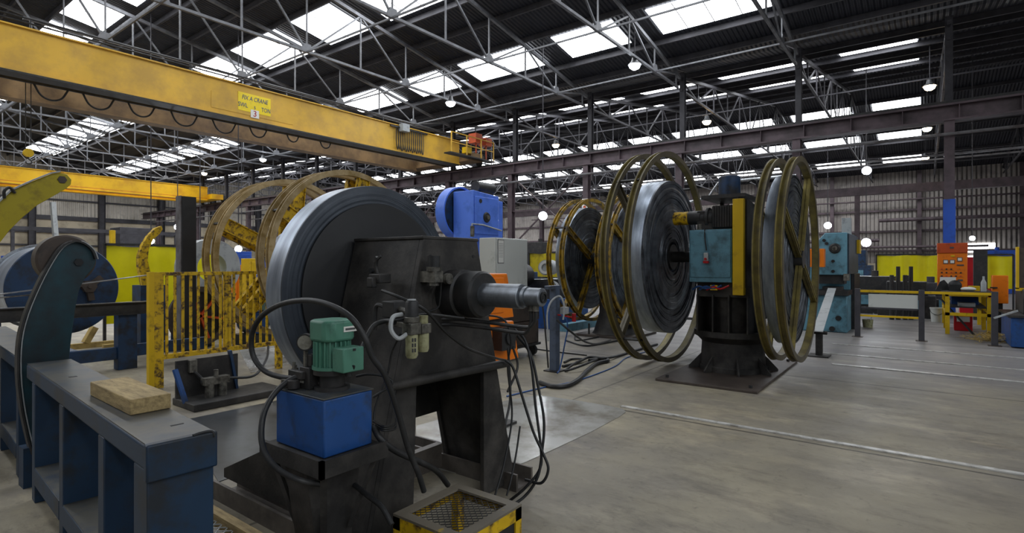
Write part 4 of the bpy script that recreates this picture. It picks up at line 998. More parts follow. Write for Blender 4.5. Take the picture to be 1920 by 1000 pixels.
p = gr(172, 652); MB().box(p.x - .35, p.x + .35, p.y - .05, p.y + .05, 0, .1).bar((p.x - .1, p.y, .1), (p.x + .05, p.y + .02, .38), .12, .1).build('pallet_timber', M_pallet, label='broken pale pallet timbers on the floor under the spool', cat='timber')
p = gr(240, 651); MB().box(p.x - .4, p.x + .45, p.y - .05, p.y + .05, 0, .09).build('timber_beam', M_pallet, label='long pale timber lying left of the rusty gate', cat='timber')
p = gr(258, 628)
t = thing('yellow_barrier', (p.x, p.y, 0), 'small yellow post barrier between spool and rusty gate', 'barrier')
MB().box(p.x - .05, p.x + .05, p.y - .05, p.y + .05, 0, .98).build('post', M_yel, t)
MB().bar((p.x, p.y, 1.0), (p.x + 1.6, p.y + .3, 1.0), .08).build('rail', M_yel, t)
# rusty curved arm
YR = 11.4
t = thing('hold_down_arm', (4.0, YR, 0), 'rusty yellow curved arm rising behind the gate, beside a floodlight', 'arm')
out = [(303, 424), (292, 428), (278, 442), (267, 460), (260, 480), (260, 500), (268, 540), (300, 540), (282, 510), (277, 488), (279, 468), (287, 450), (300, 438), (305, 430)]
poly = [(p.x, p.z) for p in [atY(a, b, YR) for a, b in out]]
MB().prism(poly, 'XZ', YR, YR + .12).build('arm_plate', M_yrust, t)
p = atY(283, 540, YR); MB().box(p.x - .2, p.x + .2, YR - .1, YR + .3, 0, p.z + .05).build('stand', M_navy, t)
# black post
p = cam(350, 500, 9.6)
t = thing('upright_post', (p.x, p.y, 0), 'tall black steel upright post with pale edge behind the gate', 'post')
MB().box(p.x - .1, p.x + .12, p.y - .09, p.y + .07, 0, 2.76).build('post_shaft', M_disc, t)
MB().box(p.x - .12, p.x - .1, p.y - .06, p.y + .14, 0, 2.77).build('pale_flange', M_pipe, t)
# yellow screens
def screen(p0, p1, z0, z1, lab, wave=.06, n=48, m=None):
    mb = MB(); p0 = V(p0); p1 = V(p1); d = (p1 - p0); nrm = V((-d.y, d.x, 0)).normalized(); vs = []; fs = []
    for k in range(n + 1):
        s = k / n; o = wave * math.sin(s * d.length * 5.5) + wave * .5 * math.sin(s * d.length * 13 + 1)
        for th in (0, .01):
            b = p0 + d * s + nrm * (o + th)
            vs += [V((b.x, b.y, z0)), V((b.x, b.y, z1 - .03 * math.sin(s * d.length * 3) ** 2))]
    for k in range(n):
        a = k * 4; fs += [(a, a + 4, a + 5, a + 1), (a + 2, a + 3, a + 7, a + 6), (a + 1, a + 5, a + 7, a + 3), (a, a + 2, a + 6, a + 4)]
    fs += [(0, 1, 3, 2), (n * 4, n * 4 + 2, n * 4 + 3, n * 4 + 1)]
    t = thing('welding_screen', (p0 + p1) / 2 * 1.0 - V((0, 0, (p0.z + p1.z) / 2)), lab, 'screen', 'yellow welding screens')
    mb.add(vs, fs).build('curtain', m or M_screen, t)
    fr = MB()
    for q in (p0, p1): fr.bar((q.x, q.y, 0), (q.x, q.y, z1 + .02), .05)
    fr.bar((p0.x, p0.y, z1 + .02), (p1.x, p1.y, z1 + .02), .05)
    fr.build('frame', M_dark, t)
a = atY(196, 470, 13.4); b = atY(400, 470, 13.4)
screen((a.x, 13.4, 0), (b.x, 13.4, 0), .35, 1.97, 'bright yellow welding screen behind the blue spool', .03)
a = atX(1643, 480, 24.5); b = atX(1760, 480, 24.5)
screen((24.5, a.y, 0), (24.5, b.y, 0), .6, 1.9, 'yellow welding screen left of the orange control panel', .05)
a = atX(1848, 480, 23); b = atX(1900, 480, 23)
screen((23, a.y, 0), (23, b.y, 0), .8, 1.85, 'yellow welding screen at right behind the orange switch box', .05)
a = atX(992, 470, 17); b = atX(1060, 470, 17)
screen((17, a.y, 0), (17, b.y, 0), 1.1, 1.98, 'dull yellow curtain right of the white cabinet', .05, m=M_yolive)
# grey ring coil
p = cam(398, 522, 11.6)
t = thing('steel_coil', (p.x, p.y, 0), 'light grey coil ring lying upright behind the gate', 'coil')
MB().lathe([(.30, 0), (.60, 0), (.60, .35), (.30, .35)], (p.x, p.y, .61), (0, 1, 0), 72).build('strip_wrap', M_lgrey, t)
MB().box(p.x - .5, p.x + .5, p.y, p.y + .35, 0, .05).build('cradle', M_dark, t)
for v in (): pass
# raise on stand so that it shows above the gate
t.location.z = .9; 
MB().box(p.x - .4, p.x + .4, p.y - .1, p.y + .5, 0, .9).build('coil_stand', M_dark, label='dark stand under the light grey coil ring', cat='stand')
# rusty gate
YG = 7.87
g0 = atY(277, 600, YG).x; g1 = atY(424, 600, YG).x; g2 = atY(520, 600, YG).x
t = thing('guard_gate', ((g0 + g2) / 2, YG, 0), 'rusty yellow barred guard gate in two panels', 'gate')
MB().box(g0, g0 + .06, YG - .04, YG + .04, 0, 1.49).build('post', M_yel, t)
MB().box(g0 + .061, g0 + .17, YG - .035, YG + .03, 0, 1.485).build('channel_post', M_yrust, t)
MB().box(g2 - .02, g2 + .06, YG - .04, YG + .04, 0, 1.485).build('post', M_yrust, t)
MB().box(g1 - .03, g1 + .01, YG - .03, YG + .03, .36, 1.485).box(g1 + .015, g1 + .06, YG - .03, YG + .03, .36, 1.485).build('middle_post', M_yrust, t)
for a, b, n in ((g0 + .17, g1 - .03, 8), (g1 + .06, g2 - .02, 7)):
    MB().box(a, b, YG - .03, YG + .03, 1.44, 1.485).build('top_rail', M_yrust, t)
    MB().box(a, b, YG - .03, YG + .03, .36, .42).build('bottom_rail', M_yrust, t)
    for k in range(n):
        x = a + (b - a) * (k + .5) / n
        MB().box(x - .014, x + .014, YG - .014, YG + .014, .42, 1.44).build('bar', M_yrust, t)
# valve stand under the gate
p = gr(335, 768); q = gr(500, 752)
t = thing('valve_stand', (p.x + .5, p.y, 0), 'low black floor stand with air filter units before the gate', 'valve stand')
yv = 6.7
xa = atY(330, 740, yv).x; xb_ = atY(446, 740, yv).x; xc_ = atY(500, 740, yv).x
MB().box(xa, xb_, yv, yv + .03, .08, .50).build('back_plate', M_black, t)
MB().box(xa, xc_, yv - .45, yv + .1, 0, .08).build('base_plate', M_black, t, bev=.01)
MB().bar((xa + .02, yv - .2, .06), (xa - .03, yv - .05, .42), .05, .03).build('blue_strut', M_blue, t)
MB().bar((xb_ - .02, yv, .08), (xb_ - .1, yv, .55), .06, .03).build('blue_strut', M_navy, t)
pf2 = atY(405, 735, yv - .2)
f = MB().box(pf2.x - .14, pf2.x + .14, yv - .24, yv - .14, .22, .30).cyl((pf2.x - .07, yv - .2, .08), (pf2.x - .07, yv - .2, .24), .05, 16).cyl((pf2.x + .07, yv - .2, .08), (pf2.x + .07, yv - .2, .24), .05, 16).cyl((pf2.x, yv - .2, .3), (pf2.x, yv - .2, .38), .025, 12)
f.build('air_filter', M_alu, t)
MB().box(xa + .12, xa + .2, yv - .06, yv, .36, .5).build('valve', M_alu, t)
MB().tube([(xa + .16, yv - .04, .38), (xa + .25, yv - .08, .26), (pf2.x - .14, yv - .18, .26)], .02, 8).build('air_hose', M_rubber, t)
MB().tube([(pf2.x + .14, yv - .2, .26), (xb_ + .1, yv - .2, .24), (xc_ + .05, yv + .1, .36), (xc_ + .3, yv + .5, .46)], .015, 8).build('air_hose', M_rubber, t)
# rusted wheel behind the gate
p = cam(375, 600, 10.2)
t = thing('scrap_reel', (p.x, p.y, 0), 'brown scrap reel with rust orange spokes seen through the gate bars', 'reel')
MB().lathe([(.45, -.04), (.55, -.04), (.55, .04), (.45, .04)], (p.x, p.y, .62), (0, 1, 0), 56).build('rim', M_brown, t)
MB().cyl((p.x, p.y + .05, .62), (p.x, p.y + .2, .62), .45, 40).build('disc', M_dark, t)
for k in range(3):
    a = math.radians(50 + 60 * k); e = V((math.cos(a), 0, math.sin(a))) * .5
    MB().bar(V((p.x, p.y, .62)) - e, V((p.x, p.y, .62)) + e, .06, .04, roll=0).build('spoke', M_redor, t)
MB().box(p.x - .3, p.x + .3, p.y + .2, p.y + .5, 0, .75).build('stand', M_navy, t)
p = cam(482, 605, 10.8)
t = thing('electric_motor', (p.x, p.y, 0), 'round blue electric motor seen through right part of the gate', 'motor')
MB().cyl((p.x, p.y, .42), (p.x + .1, p.y + .5, .42), .24, 28).build('motor_body', M_navy, t)
MB().cyl((p.x - .005, p.y - .03, .42), (p.x, p.y, .42), .2, 28).build('end_shield', M_blue, t)
MB().box(p.x - .25, p.x + .35, p.y - .02, p.y + .5, 0, .2).build('mount', M_dark, t)

# distant left clutter
def cabinet(px0, px1, py0, D, d, m, name, lab, cat, base=0.0, door=True, bottom=None):
    p0 = cam(px0, py0, D); p1 = cam(px1, py0, D)
    w = (p1 - p0).length; z1 = p0.z
    t = thing(name, ((p0.x + p1.x) / 2, (p0.y + p1.y) / 2, base), lab, cat)
    c = (p0 + p1) / 2; hw = w / 2 / 1.25
    MB().box(c.x - hw, c.x + hw, c.y - hw * .8, c.y + d, base, z1).build('body', m, t, bev=.01)
    if door:
        MB().box(c.x - hw + .04, c.x + hw - .04, c.y - hw * .8 - .015, c.y - hw * .8, base + .08, z1 - .08).build('front_panel', m, t, bev=.006)
    return t
cabinet(434, 470, 472, 17, .6, M_colblue, 'storage_cabinet', 'tall blue cabinet behind the left tan reel', 'cabinet')
cabinet(436, 462, 497, 15, .3, M_orange, 'control_box', 'orange control box behind the left tan reel', 'control box')
cabinet(465, 480, 485, 14, .4, M_yel, 'machine_guard', 'tall narrow yellow machine guard behind the left tan reel', 'guard')
cabinet(207, 216, 432, 20, .15, M_yel, 'marker_post', 'tall thin yellow marker post beyond the blue spool', 'post', door=False)
p = cam(113, 380, 30); MB().bar((p.x, p.y, 0), (p.x - .3, p.y + .1, p.z), .35, .2).build('leaning_duct', M_lgrey, label='leaning pale grey duct against the far left wall', cat='duct')
p = cam(255, 440, 40); MB().box(p.x - 1.0, p.x + 1.2, p.y, p.y + 2, 0, 4.2).build('machine_block', M_trussd, bev=.05, label='tall dark machine by the far pale cladding at left', cat='machine')
p = cam(60, 470, 30); MB().box(p.x - 1.0, p.x + 7.5, p.y - .1, p.y + .1, 3.4, 3.6).bar((p.x - .8, p.y, 0), (p.x - .8, p.y, 3.4), .15).bar((p.x + 7.2, p.y, 0), (p.x + 7.2, p.y, 3.4), .15).build('pipe_rack', M_trussd, label='dark horizontal pipe rack before the far left wall', cat='rack')

# ------------------------------------------------------------------ centre background
# blue press
t = thing('power_press', (10.3, 8.9, 0), 'tall bright blue power press with flywheel behind the black decoiler', 'press')
bx0, bx1, by0, by1 = 9.83, 10.82, 8.55, 9.19
hd = MB().prism([(bx0, 2.15), (bx1, 2.15), (bx1, 3.27), (bx0, 3.34)], 'XZ', by0, by1).build('press_head', M_press, t, bev=.015)
MB().box(bx0 + .05, bx1 - .05, by0 - .02, by0, 2.3, 3.2).build('head_cover', M_press, hd, bev=.01)
MB().box(bx1, bx1 + .22, by0 + .05, by1, 2.1, 3.17).build('side_cover', M_press, t, bev=.01)
MB().box(bx0 + .25, bx1 + .1, by0 + .05, by1, 0, 2.15).build('press_frame', M_press, t)
MB().box(bx0 - .2, bx1 + .2, by0 - .2, by1, .0, .95).build('press_bed', M_press, t)
p = atY(913, 408, by0 - .03); MB().lathe([(.001, 0), (.11, 0), (.13, .03), (.001, .03)], (p.x, by0 - .05, p.z), (0, 1, 0), 28).build('shaft_cap', M_dark, t)
MB().lathe([(.001, -.03), (.05, -.03), (.05, 0), (.001, 0)], (p.x, by0 - .05, p.z), (0, 1, 0), 20).build('shaft_nut', M_alu, t)
p = atY(901, 377, by0 - .02); MB().cyl((p.x, by0 - .03, p.z), (p.x, by0 - .01, p.z), .05, 16).build('round_badge', M_dark, t)
q0 = atY(885, 420, by0 - .05); q1 = atY(940, 433, by0 - .05)
MB().tube([(q0.x, by0 - .05, q0.z - .3), (q0.x, by0 - .05, q0.z), (q0.x + .4, by0 - .05, q0.z), (q1.x, by0 - .05, q1.z)], .02, 8, sm=False).build('oil_pipe', M_lgrey, t)
MB().cyl((q0.x, by0 - .06, q0.z - .3), (q0.x, by0 - .06, q0.z - .05), .05, 14).build('oil_cup', M_alu, t)
MB().lathe([(.001, 0), (.55, 0), (.58, .03), (.58, .22), (.001, .22)], (10.15, 9.22, 2.86), (0, 1, 0), 56).build('flywheel', M_navy, t)
MB().lathe([(.60, -.02), (.64, -.02), (.64, .26), (.60, .26)], (10.15, 9.22, 2.86), (0, 1, 0), 56).build('flywheel_guard', M_press, t)
MB().cyl((10.2, 8.8, 3.48), (10.85, 8.8, 3.48), .14, 24).box(10.3, 10.75, 8.7, 8.95, 3.3, 3.4).build('motor', M_dark, t)
# white cabinet on trolley
t = thing('electrical_cabinet', (7.23, 5.6, 1.15), 'white electrical cabinet with paper sheet standing on the brown trolley', 'cabinet')
MB().box(6.8, 7.67, 5.45, 5.78, 1.15, 2.01).build('body', M_white, t, bev=.008)
MB().box(6.82, 7.655, 5.432, 5.45, 1.17, 1.995).build('door', M_white, t, bev=.004)
pr = atY(935, 478, 5.43)
pp_ = MB().box(6.84, 7.0, 5.427, 5.432, 1.60, 1.98).build('paper_sheet', M_ink, t, label='framed printed paper sheet')
MB().box(6.85, 6.99, 5.4255, 5.427, 1.61, 1.97).build('paper', M_paper, pp_)
ln = MB()
for k in range(9): ln.box(6.865, 6.975, 5.4245, 5.4255, 1.70 + k * .026, 1.705 + k * .026)
ln.build('printed_lines', M_ink, pp_)
t = thing('tool_trolley', (7.5, 5.75, 0), 'dark brown steel trolley on black castors under the white cabinet', 'trolley')
MB().box(6.75, 8.0, 5.42, 6.0, .62, 1.145).build('upper_box', M_brown, t, bev=.01)
MB().box(6.75, 7.98, 5.42, 6.0, .22, .61).build('lower_box', M_brown, t, bev=.01)
MB().box(6.7, 8.02, 5.40, 6.02, .18, .22).build('chassis', M_dark, t)
for x in (6.85, 7.9):
    for y in (5.5, 5.92):
        c = MB().cyl((x - .03, y, .09), (x + .03, y, .09), .09, 20).build('castor', M_rubber, t)
        MB().box(x - .05, x + .05, y - .03, y + .03, .12, .18).build('castor_fork', M_dark, c)
p = atY(1002, 540, 5.4); MB().cyl((7.62, 5.36, 1.22), (7.62, 5.42, 1.22), .09, 24).build('hose_reel', M_red, label='small red hose reel disc beside the white cabinet', cat='reel') if False else None
# orange console
t = thing('control_console', (4.15, 3.45, 0), 'orange sloped control console with sockets right of the black decoiler', 'console')
MB().prism([(3.8, 1.06), (4.42, 1.06), (4.31, 1.50), (3.8, 1.50)], 'XZ', 3.3, 3.62).build('upper_box', M_orange, t, bev=.01)
MB().prism([(3.9, .63), (4.53, .63), (4.44, 1.02), (3.9, 1.02)], 'XZ', 3.32, 3.6).build('lower_box', M_orange, t, bev=.01)
MB().box(3.95, 4.35, 3.36, 3.56, 1.0, 1.08).build('neck', M_dark, t)
MB().box(4.05, 4.2, 3.4, 3.55, 0, .64).box(3.85, 4.4, 3.25, 3.7, 0, .03).build('stand', M_dark, t)
MB().box(3.86, 4.24, 3.288, 3.30, 1.12, 1.46).build('door_panel', M_orange, t, bev=.004)
p = atY(948, 632, 3.25)
s = MB().box(p.x - .12, p.x + .1, 3.2, 3.32, p.z - .12, p.z + .1).cyl((p.x, 3.18, p.z), (p.x, 3.22, p.z), .07, 16).build('socket', M_rubber, t)
MB().tube([(p.x - .03, 3.2, p.z - .1), (p.x - .03, 3.18, p.z - .3), (p.x - .06, 3.15, .3), (p.x - .2, 3.1, .1), (p.x - .3, 3.0, .02)], .012, 7).build('cable', M_rubber, t)
MB().tube([(p.x + .05, 3.2, p.z - .1), (p.x + .1, 3.18, p.z - .3), (p.x - .1, 3.15, p.z - .5)], .012, 7).build('cable', M_rubber, t)
# hose post
p = gr(1040, 696)
t = thing('hose_post', (p.x, p.y, 0), 'slim grey steel post with looped hoses right of the trolley', 'post')
MB().box(p.x - .055, p.x + .055, p.y - .055, p.y + .055, .02, 1.22).build('post_shaft', M_post, t)
MB().box(p.x - .12, p.x + .12, p.y - .12, p.y + .12, 0, .02).build('foot', M_dark, t)
MB().box(p.x - .2, p.x + .1, p.y - .05, p.y + .05, 1.22, 1.27).build('head_bracket', M_post, t)
MB().box(p.x + .02, p.x + .14, p.y - .16, p.y - .08, .85, .95).build('valve', M_lgrey, t)
D0 = 8.0
hose(t, [(1028, 640, D0), (1026, 590, D0), (1034, 565, D0), (1050, 556, D0), (1058, 575, D0), (1056, 600, D0)], .014, 'hose', M_lgrey)
hose(t, [(1028, 690, D0), (1024, 640, D0), (1018, 580, D0), (1010, 556, D0)], .012, 'hose')
hose(t, [(1044, 600, D0), (1070, 622, D0), (1095, 640, 8.6), (1118, 645, 9.4), (1145, 638, 10.5)], .016, 'hose')
hose(t, [(1052, 590, D0), (1062, 600, D0), (1064, 618, D0), (1060, 640, D0), (1050, 690, D0), (1045, 700, 7.9)], .01, 'hose', M_blue)
MB().cyl((p.x + .12, p.y - .26, .74), (p.x + .12, p.y - .26, .86), .03, 12).bar((p.x, p.y - .05, .84), (p.x + .12, p.y - .26, .80), .02).build('red_valve', M_red, t, label='small red valve')
# motorised feeder in the background
p = cam(1023, 502, 13.5)
t = thing('feeder_machine', (p.x + .3, p.y, 0), 'blue feeder with grey round motors left of the yellow reels', 'machine')
ax = V((.55, -.83, 0)); ax.normalize()
v0 = V((p.x, p.y, p.z)); ax = V((.9, .3, 0)).normalized()
MB().cyl(v0, v0 + ax * .6, .19, 28).build('motor', M_lgrey, t)
MB().lathe([(.10, -.03), (.16, -.03), (.16, .01), (.10, .01)], v0, ax, 28).build('motor_ring', M_paper, t)
v1 = v0 + V((.1, 0, -.5)); MB().cyl(v1, v1 + ax * .8, .22, 28).build('gear_motor', M_lgrey, t)
MB().box(v0.x - .1, v0.x + 1.6, v0.y - .3, v0.y + .6, 0, .72).build('cabinet_base', M_blue, t, bev=.01)
MB().box(v0.x, v0.x + .9, v0.y - .1, v0.y + .5, .72, 1.2).build('housing', M_dark, t)
MB().box(v0.x - .3, v0.x + 2.4, v0.y - .8, v0.y - .6, 0, .18).build('base_rail', M_pblue, t)
MB().cyl(v0 + V((-.5, .5, -.2)), v0 + V((-.1, .6, -.2)), .3, 24).build('fan', M_dark, t)
# dark machinery band between the rows
def clutter(px, py_top, D, w, d, m, lab, h=None, extras=3):
    p = cam(px, py_top, D); z1 = p.z
    t = thing('machine_unit', (p.x, p.y, 0), lab, 'machine')
    MB().box(p.x - w / 2, p.x + w / 2, p.y - d / 2, p.y + d / 2, 0, z1 * .62).build('base', m, t, bev=.02)
    MB().box(p.x - w * .35, p.x + w * .3, p.y - d * .35, p.y + d * .35, z1 * .62, z1).build('head', m, t, bev=.02)
    rnd = random.Random(int(px))
    MB().cyl((p.x - w * .2, p.y - d * .5 - .06, z1 * .4), (p.x - w * .2, p.y - d / 2, z1 * .4), .14, 20).build('handwheel', M_dark, t)
    MB().cyl((p.x + w * .1, p.y, z1), (p.x + w * .1, p.y, z1 + .18), .1, 16).build('motor', m, t)
    MB().box(p.x - w / 2 - .04, p.x - w / 2, p.y - d * .3, p.y + d * .2, z1 * .25, z1 * .5).build('panel', M_pblue, t)
for a in [(975, 510, 19, 1.6, 1.2, M_navy, 'dark blue machine behind the white cabinet'),
          (1010, 455, 26, 1.4, 1.4, M_dark, 'dark distant machine between blue press and yellow reels'),
          (560, 500, 15, 1.8, 1.2, M_dark, 'dark machine seen between the two tan reels'),
          (760, 470, 16, 1.6, 1.4, M_dark, 'dark machine behind the coil, left of the blue press'),
          (1405, 500, 17, 1.8, 1.4, M_dark, 'dark machine seen behind the large decoiler pedestal'),
          (1640, 518, 18, 1.4, 1.6, M_dark, 'dark machine behind the white guard panel'),
          (1700, 528, 16.5, 1.0, 1.4, M_dark, 'low dark machine under the yellow screen'),
          (1745, 530, 17.0, .8, .9, M_trussd, 'grey round bodied machine left of the workbench'),
          (1870, 470, 30, 2, 2, M_colblue, 'distant blue machine at the far right'),
          (1600, 470, 34, 2, 2, M_navy, 'distant dark blue machine behind the pale blue press'),
          (540, 485, 24, 2, 2, M_colblue, 'distant blue machine behind the tan reels'),
          (60, 480, 22, 2.4, 1.5, M_colblue, 'distant blue machine beyond the spool at far left')]:
    clutter(*a)
p = cam(1690, 487, 16); 
for i, px in enumerate((1672, 1684, 1697, 1708)):
    q = cam(px, 516 - (i % 2) * 16, 15.6)
    MB().lathe([(.001, 0), (.06, 0), (.05, .3), (.05, q.z), (.001, q.z)], (q.x, q.y, 0), (0, 0, 1), 12).build('roll_spindle', M_dark, label='dark upright spindle before the yellow screen, %s from the left' % ORD[i], cat='spindle', group='spindles before the yellow screen')

# ------------------------------------------------------------------ right background
# pale blue press
t = thing('power_press', (15.6, 1.8, 0), 'pale blue power press with round dial at right of the large reels', 'press')
MB().prism([(1.435, 1.33), (2.05, 1.33), (2.05, 2.1), (1.88, 2.31), (1.435, 2.31)], 'YZ', 14.68, 16.9).build('press_head', M_pblue, t, bev=.015)
MB().box(15.4, 17.0, 1.45, 2.35, .0, 1.34).build('press_frame', M_pblue, t)
MB().box(14.65, 15.5, 1.43, 2.45, 0, .86).build('press_bed', M_pblue, t, bev=.02)
MB().box(14.68, 15.0, 2.05, 2.35, .8, 1.9).build('side_column', M_pblue, t, bev=.01)
MB().box(14.55, 15.45, 1.40, 2.3, .86, .97).build('bolster', M_dark, t)
MB().box(14.75, 15.3, 1.5, 2.1, 1.12, 1.34).box(14.8, 15.2, 1.55, 1.95, .97, 1.05).build('die_set', M_dark, t)
MB().cyl((14.72, 1.45, 1.2), (14.72, 1.45, 1.36), .07, 14).build('air_cylinder', M_alu, t)
p = atX(1565, 466, 14.65)
dl = MB().lathe([(.001, -.03), (.09, -.03), (.12, 0), (.12, .03), (.001, .03)], (14.66, p.y, p.z), (1, 0, 0), 32).build('dial', M_dark, t)
MB().lathe([(.001, -.05), (.055, -.05), (.055, -.03), (.001, -.03)], (14.66, p.y, p.z), (1, 0, 0), 24).build('dial_hub', M_alu, dl)
bl = MB()
for px, py in ((1545, 451), (1550, 457), (1562, 490), (1562, 509)):
    q = atX(px, py, 14.66); bl.cyl((14.64, q.y, q.z), (14.69, q.y, q.z), .035, 12)
bl.build('plug_bolts', M_disc, t)
for px, py in ((1572, 597), (1560, 617)):
    q = atX(px, py, 14.64); MB().cyl((14.62, q.y, q.z), (14.66, q.y, q.z), .06, 16).build('bed_port', M_disc, t)
MB().box(14.75, 16.9, 1.40, 1.435, 1.35, 2.28).build('side_cover', M_pshade, t, label='dark grey sheet painting the shaded side')  # thin dark sheet stands in for shade on this side
MB().box(15.6, 17.0, 1.37, 1.44, 0, 1.34).build('side_column', M_dark, t)  # dark slab paints the same side's shade below the head
MB().box(16.5, 16.95, 1.34, 1.398, 1.85, 2.2).build('yellow_guard', M_yel, t)
MB().box(16.2, 16.4, 1.5, 1.7, 2.31, 2.75).build('exhaust_stack', M_lgrey, t)
p = atX(1533, 484, 14.3)
t = thing('switch_box', (14.3, p.y, p.z - .22), 'orange switch box with dark window on the pale blue press', 'switch box')
MB().box(14.22, 14.45, p.y - .14, p.y + .16, p.z - .21, p.z + .21).build('body', M_orange, t, bev=.01)
MB().box(14.21, 14.22, p.y - .05, p.y + .06, p.z - .12, p.z + .12).build('window', M_disc, t)
MB().box(14.45, 14.7, p.y - .03, p.y + .03, p.z - .03, p.z + .03).build('bracket', M_dark, t)
# strip and its support
a = cam(1560, 541, 12.35); b = cam(1533, 622, 9.35)
t = MB().bar(a, b, .16, .015).build('steel_strip', M_lgrey, label='pale steel strip sloping down out of the pale blue press', cat='strip')
b2 = gr(1536, 668)
t = thing('strip_support', (b2.x, b2.y, 0), 'short black floor post under the sloping pale strip', 'stand')
MB().box(b2.x - .05, b2.x + .05, b2.y - .05, b2.y + .05, .02, .39).cyl((b2.x, b2.y - .12, .405), (b2.x, b2.y + .12, .405), .03, 12).build('post', M_black, t)
MB().box(b2.x - .18, b2.x + .18, b2.y - .16, b2.y + .16, 0, .02).build('foot', M_black, t)
# guard rail
XG = 14.1
ys = [atX(1608, 600, XG).y, atX(1728, 600, XG).y, atX(1865, 600, XG).y]
t = thing('guard_rail', (XG, (ys[0] + ys[2]) / 2, 0), 'guard rail with dark posts, yellow rails and white panel', 'railing')
for y in ys:
    MB().box(XG - .05, XG + .05, y - .05, y + .05, .01, 1.05).build('post', M_trussd, t, bev=.004)
    MB().box(XG - .1, XG + .1, y - .1, y + .1, 0, .012).build('foot', M_brown, t)
for a, b, lo in ((ys[0], ys[1], True), (ys[1], ys[2], False)):
    MB().bar((XG - .01, a - .05, 1.0), (XG - .01, b + .05, 1.0), .05).build('top_rail', M_yel, t)
    if lo: MB().bar((XG - .01, a - .05, .47), (XG - .01, b + .05, .47), .04).build('lower_rail', M_yel, t)
MB().box(XG - .02, XG, ys[1] + .06, ys[0] - .2, .66, .94).build('white_panel', M_white, t, label='white sheet panel')
MB().box(XG - .02, XG + .03, ys[1] + .06, ys[0] - .06, .62, .655).build('panel_rail', M_trussd, t)
# workbench
t = thing('workbench', (17.2, -.8, 0), 'yellow framed steel workbench under the orange control panel', 'workbench')
wx0, wx1, wy0, wy1 = 15.85, 18.8, -1.16, -.36
MB().box(wx0 - .05, wx1, wy0 - .05, wy1 + .05, .93, .965).build('worktop', M_dark, t)
for x in (wx0, 17.3, wx1 - .1):
    for y in (wy0, wy1 - .08): MB().box(x, x + .08, y, y + .08, 0, .85).build('leg', M_yel, t)
for z in (.86, .42):
    MB().box(wx0, wx0 + .06, wy0, wy1, z, z + .07).build('rail', M_yel, t)
    MB().box(wx0, wx1, wy1 - .06, wy1, z, z + .07).build('rail', M_yel, t)
    MB().box(wx0, wx1, wy0, wy0 + .06, z, z + .07).build('rail', M_yel, t)
MB().box(wx0 + .07, wx1 - .1, wy0 + .07, wy1 - .07, .60, .62).build('shelf', M_dark, t)
def on_bench(mb, name, m, lab, cat): return mb.build(name, m, label=lab, cat=cat)
bz2 = .966
on_bench(MB().ball((16.4, -.55, bz2 + .12), .13, 18, (1, 1, .95)).box(16.25, 16.32, -.65, -.45, bz2, bz2 + .14), 'welding_helmet', M_disc, 'dark rounded welding helmet on the workbench', 'helmet')
on_bench(MB().prism([(-.5, bz2), (-.2, bz2), (-.28, bz2 + .2), (-.36, bz2 + .24), (-.42, bz2 + .16)], 'YZ', 16.6, 16.8), 'tool_holder', M_dark, 'dark angular tool holder left of the helmet on the bench', 'tool')
on_bench(MB().ball((16.2, -.78, bz2 + .05), .11, 14, (1.1, 1.3, .45)), 'cleaning_rag', M_paper, 'crumpled white rag on the workbench', 'rag')
on_bench(MB().box(16.5, 16.7, -1.0, -.8, bz2, bz2 + .11), 'parts_box', M_yel, 'small yellow parts box on the workbench', 'box')
on_bench(MB().lathe([(.001, 0), (.05, 0), (.05, .2), (.02, .27), (.02, .34), (.001, .34)], (16.3, -1.05, bz2), (0, 0, 1), 18), 'spray_bottle', M_lgrey, 'pale bottle standing at right end of the workbench', 'bottle')
on_bench(MB().box(17.9, 17.92, -.62, -.3, bz2, bz2 + .28), 'note_sheet', M_paper, 'white paper sheet leaning below the orange control panel', 'paper')
on_bench(MB().box(16.1, 16.5, -.9, -.6, .621, .70), 'parts_tray', M_lgrey, 'pale tray on the lower shelf of the workbench', 'tray')
on_bench(MB().box(16.9, 17.4, -1.0, -.5, .621, .80), 'storage_bin', M_blue, 'blue bin on the lower shelf of the workbench', 'bin')
# orange control panel
t = thing('control_cabinet', (18.2, -.54, .966), 'orange control panel with dials and buttons on the workbench', 'control panel')
cy0, cy1 = -.85, -.25
MB().box(18.0, 18.35, cy0, cy1, .97, 1.86).build('body', M_orange, t, bev=.01)
MB().box(17.98, 18.35, cy0 - .01, cy1 + .01, 1.86, 2.12).build('top_hood', M_redor, t, bev=.01, label='red-brown top hood')
for k, (yy, zz) in enumerate(((-.42, 1.64), (-.55, 1.64), (-.70, 1.70))):
    d = MB().box(17.985, 18.0, yy - .05, yy + .05, zz - .05, zz + .05).build('meter', M_ink, t)
    MB().box(17.98, 17.986, yy - .038, yy + .038, zz - .035, zz + .035).build('meter_face', M_paper, d)
for r in range(3):
    for c in range(5):
        if r == 0 and c > 2: continue
        yy = -.34 - c * .095; zz = 1.45 - r * .09
        MB().cyl((17.975, yy, zz), (18.0, yy, zz), .02, 10).build('button', M_dark if (r + c) % 3 else M_redor, t)
MB().box(17.985, 18.0, -.78, -.64, 1.54, 1.57).box(17.985, 18.0, -.76, -.66, 1.15, 1.19).box(17.97, 17.98, -.58, -.5, 1.98, 2.02).build('slot_labels', M_ink, t)
MB().box(17.985, 18.0, -.6, -.52, 1.77, 1.81).build('yellow_label', M_yel, t)
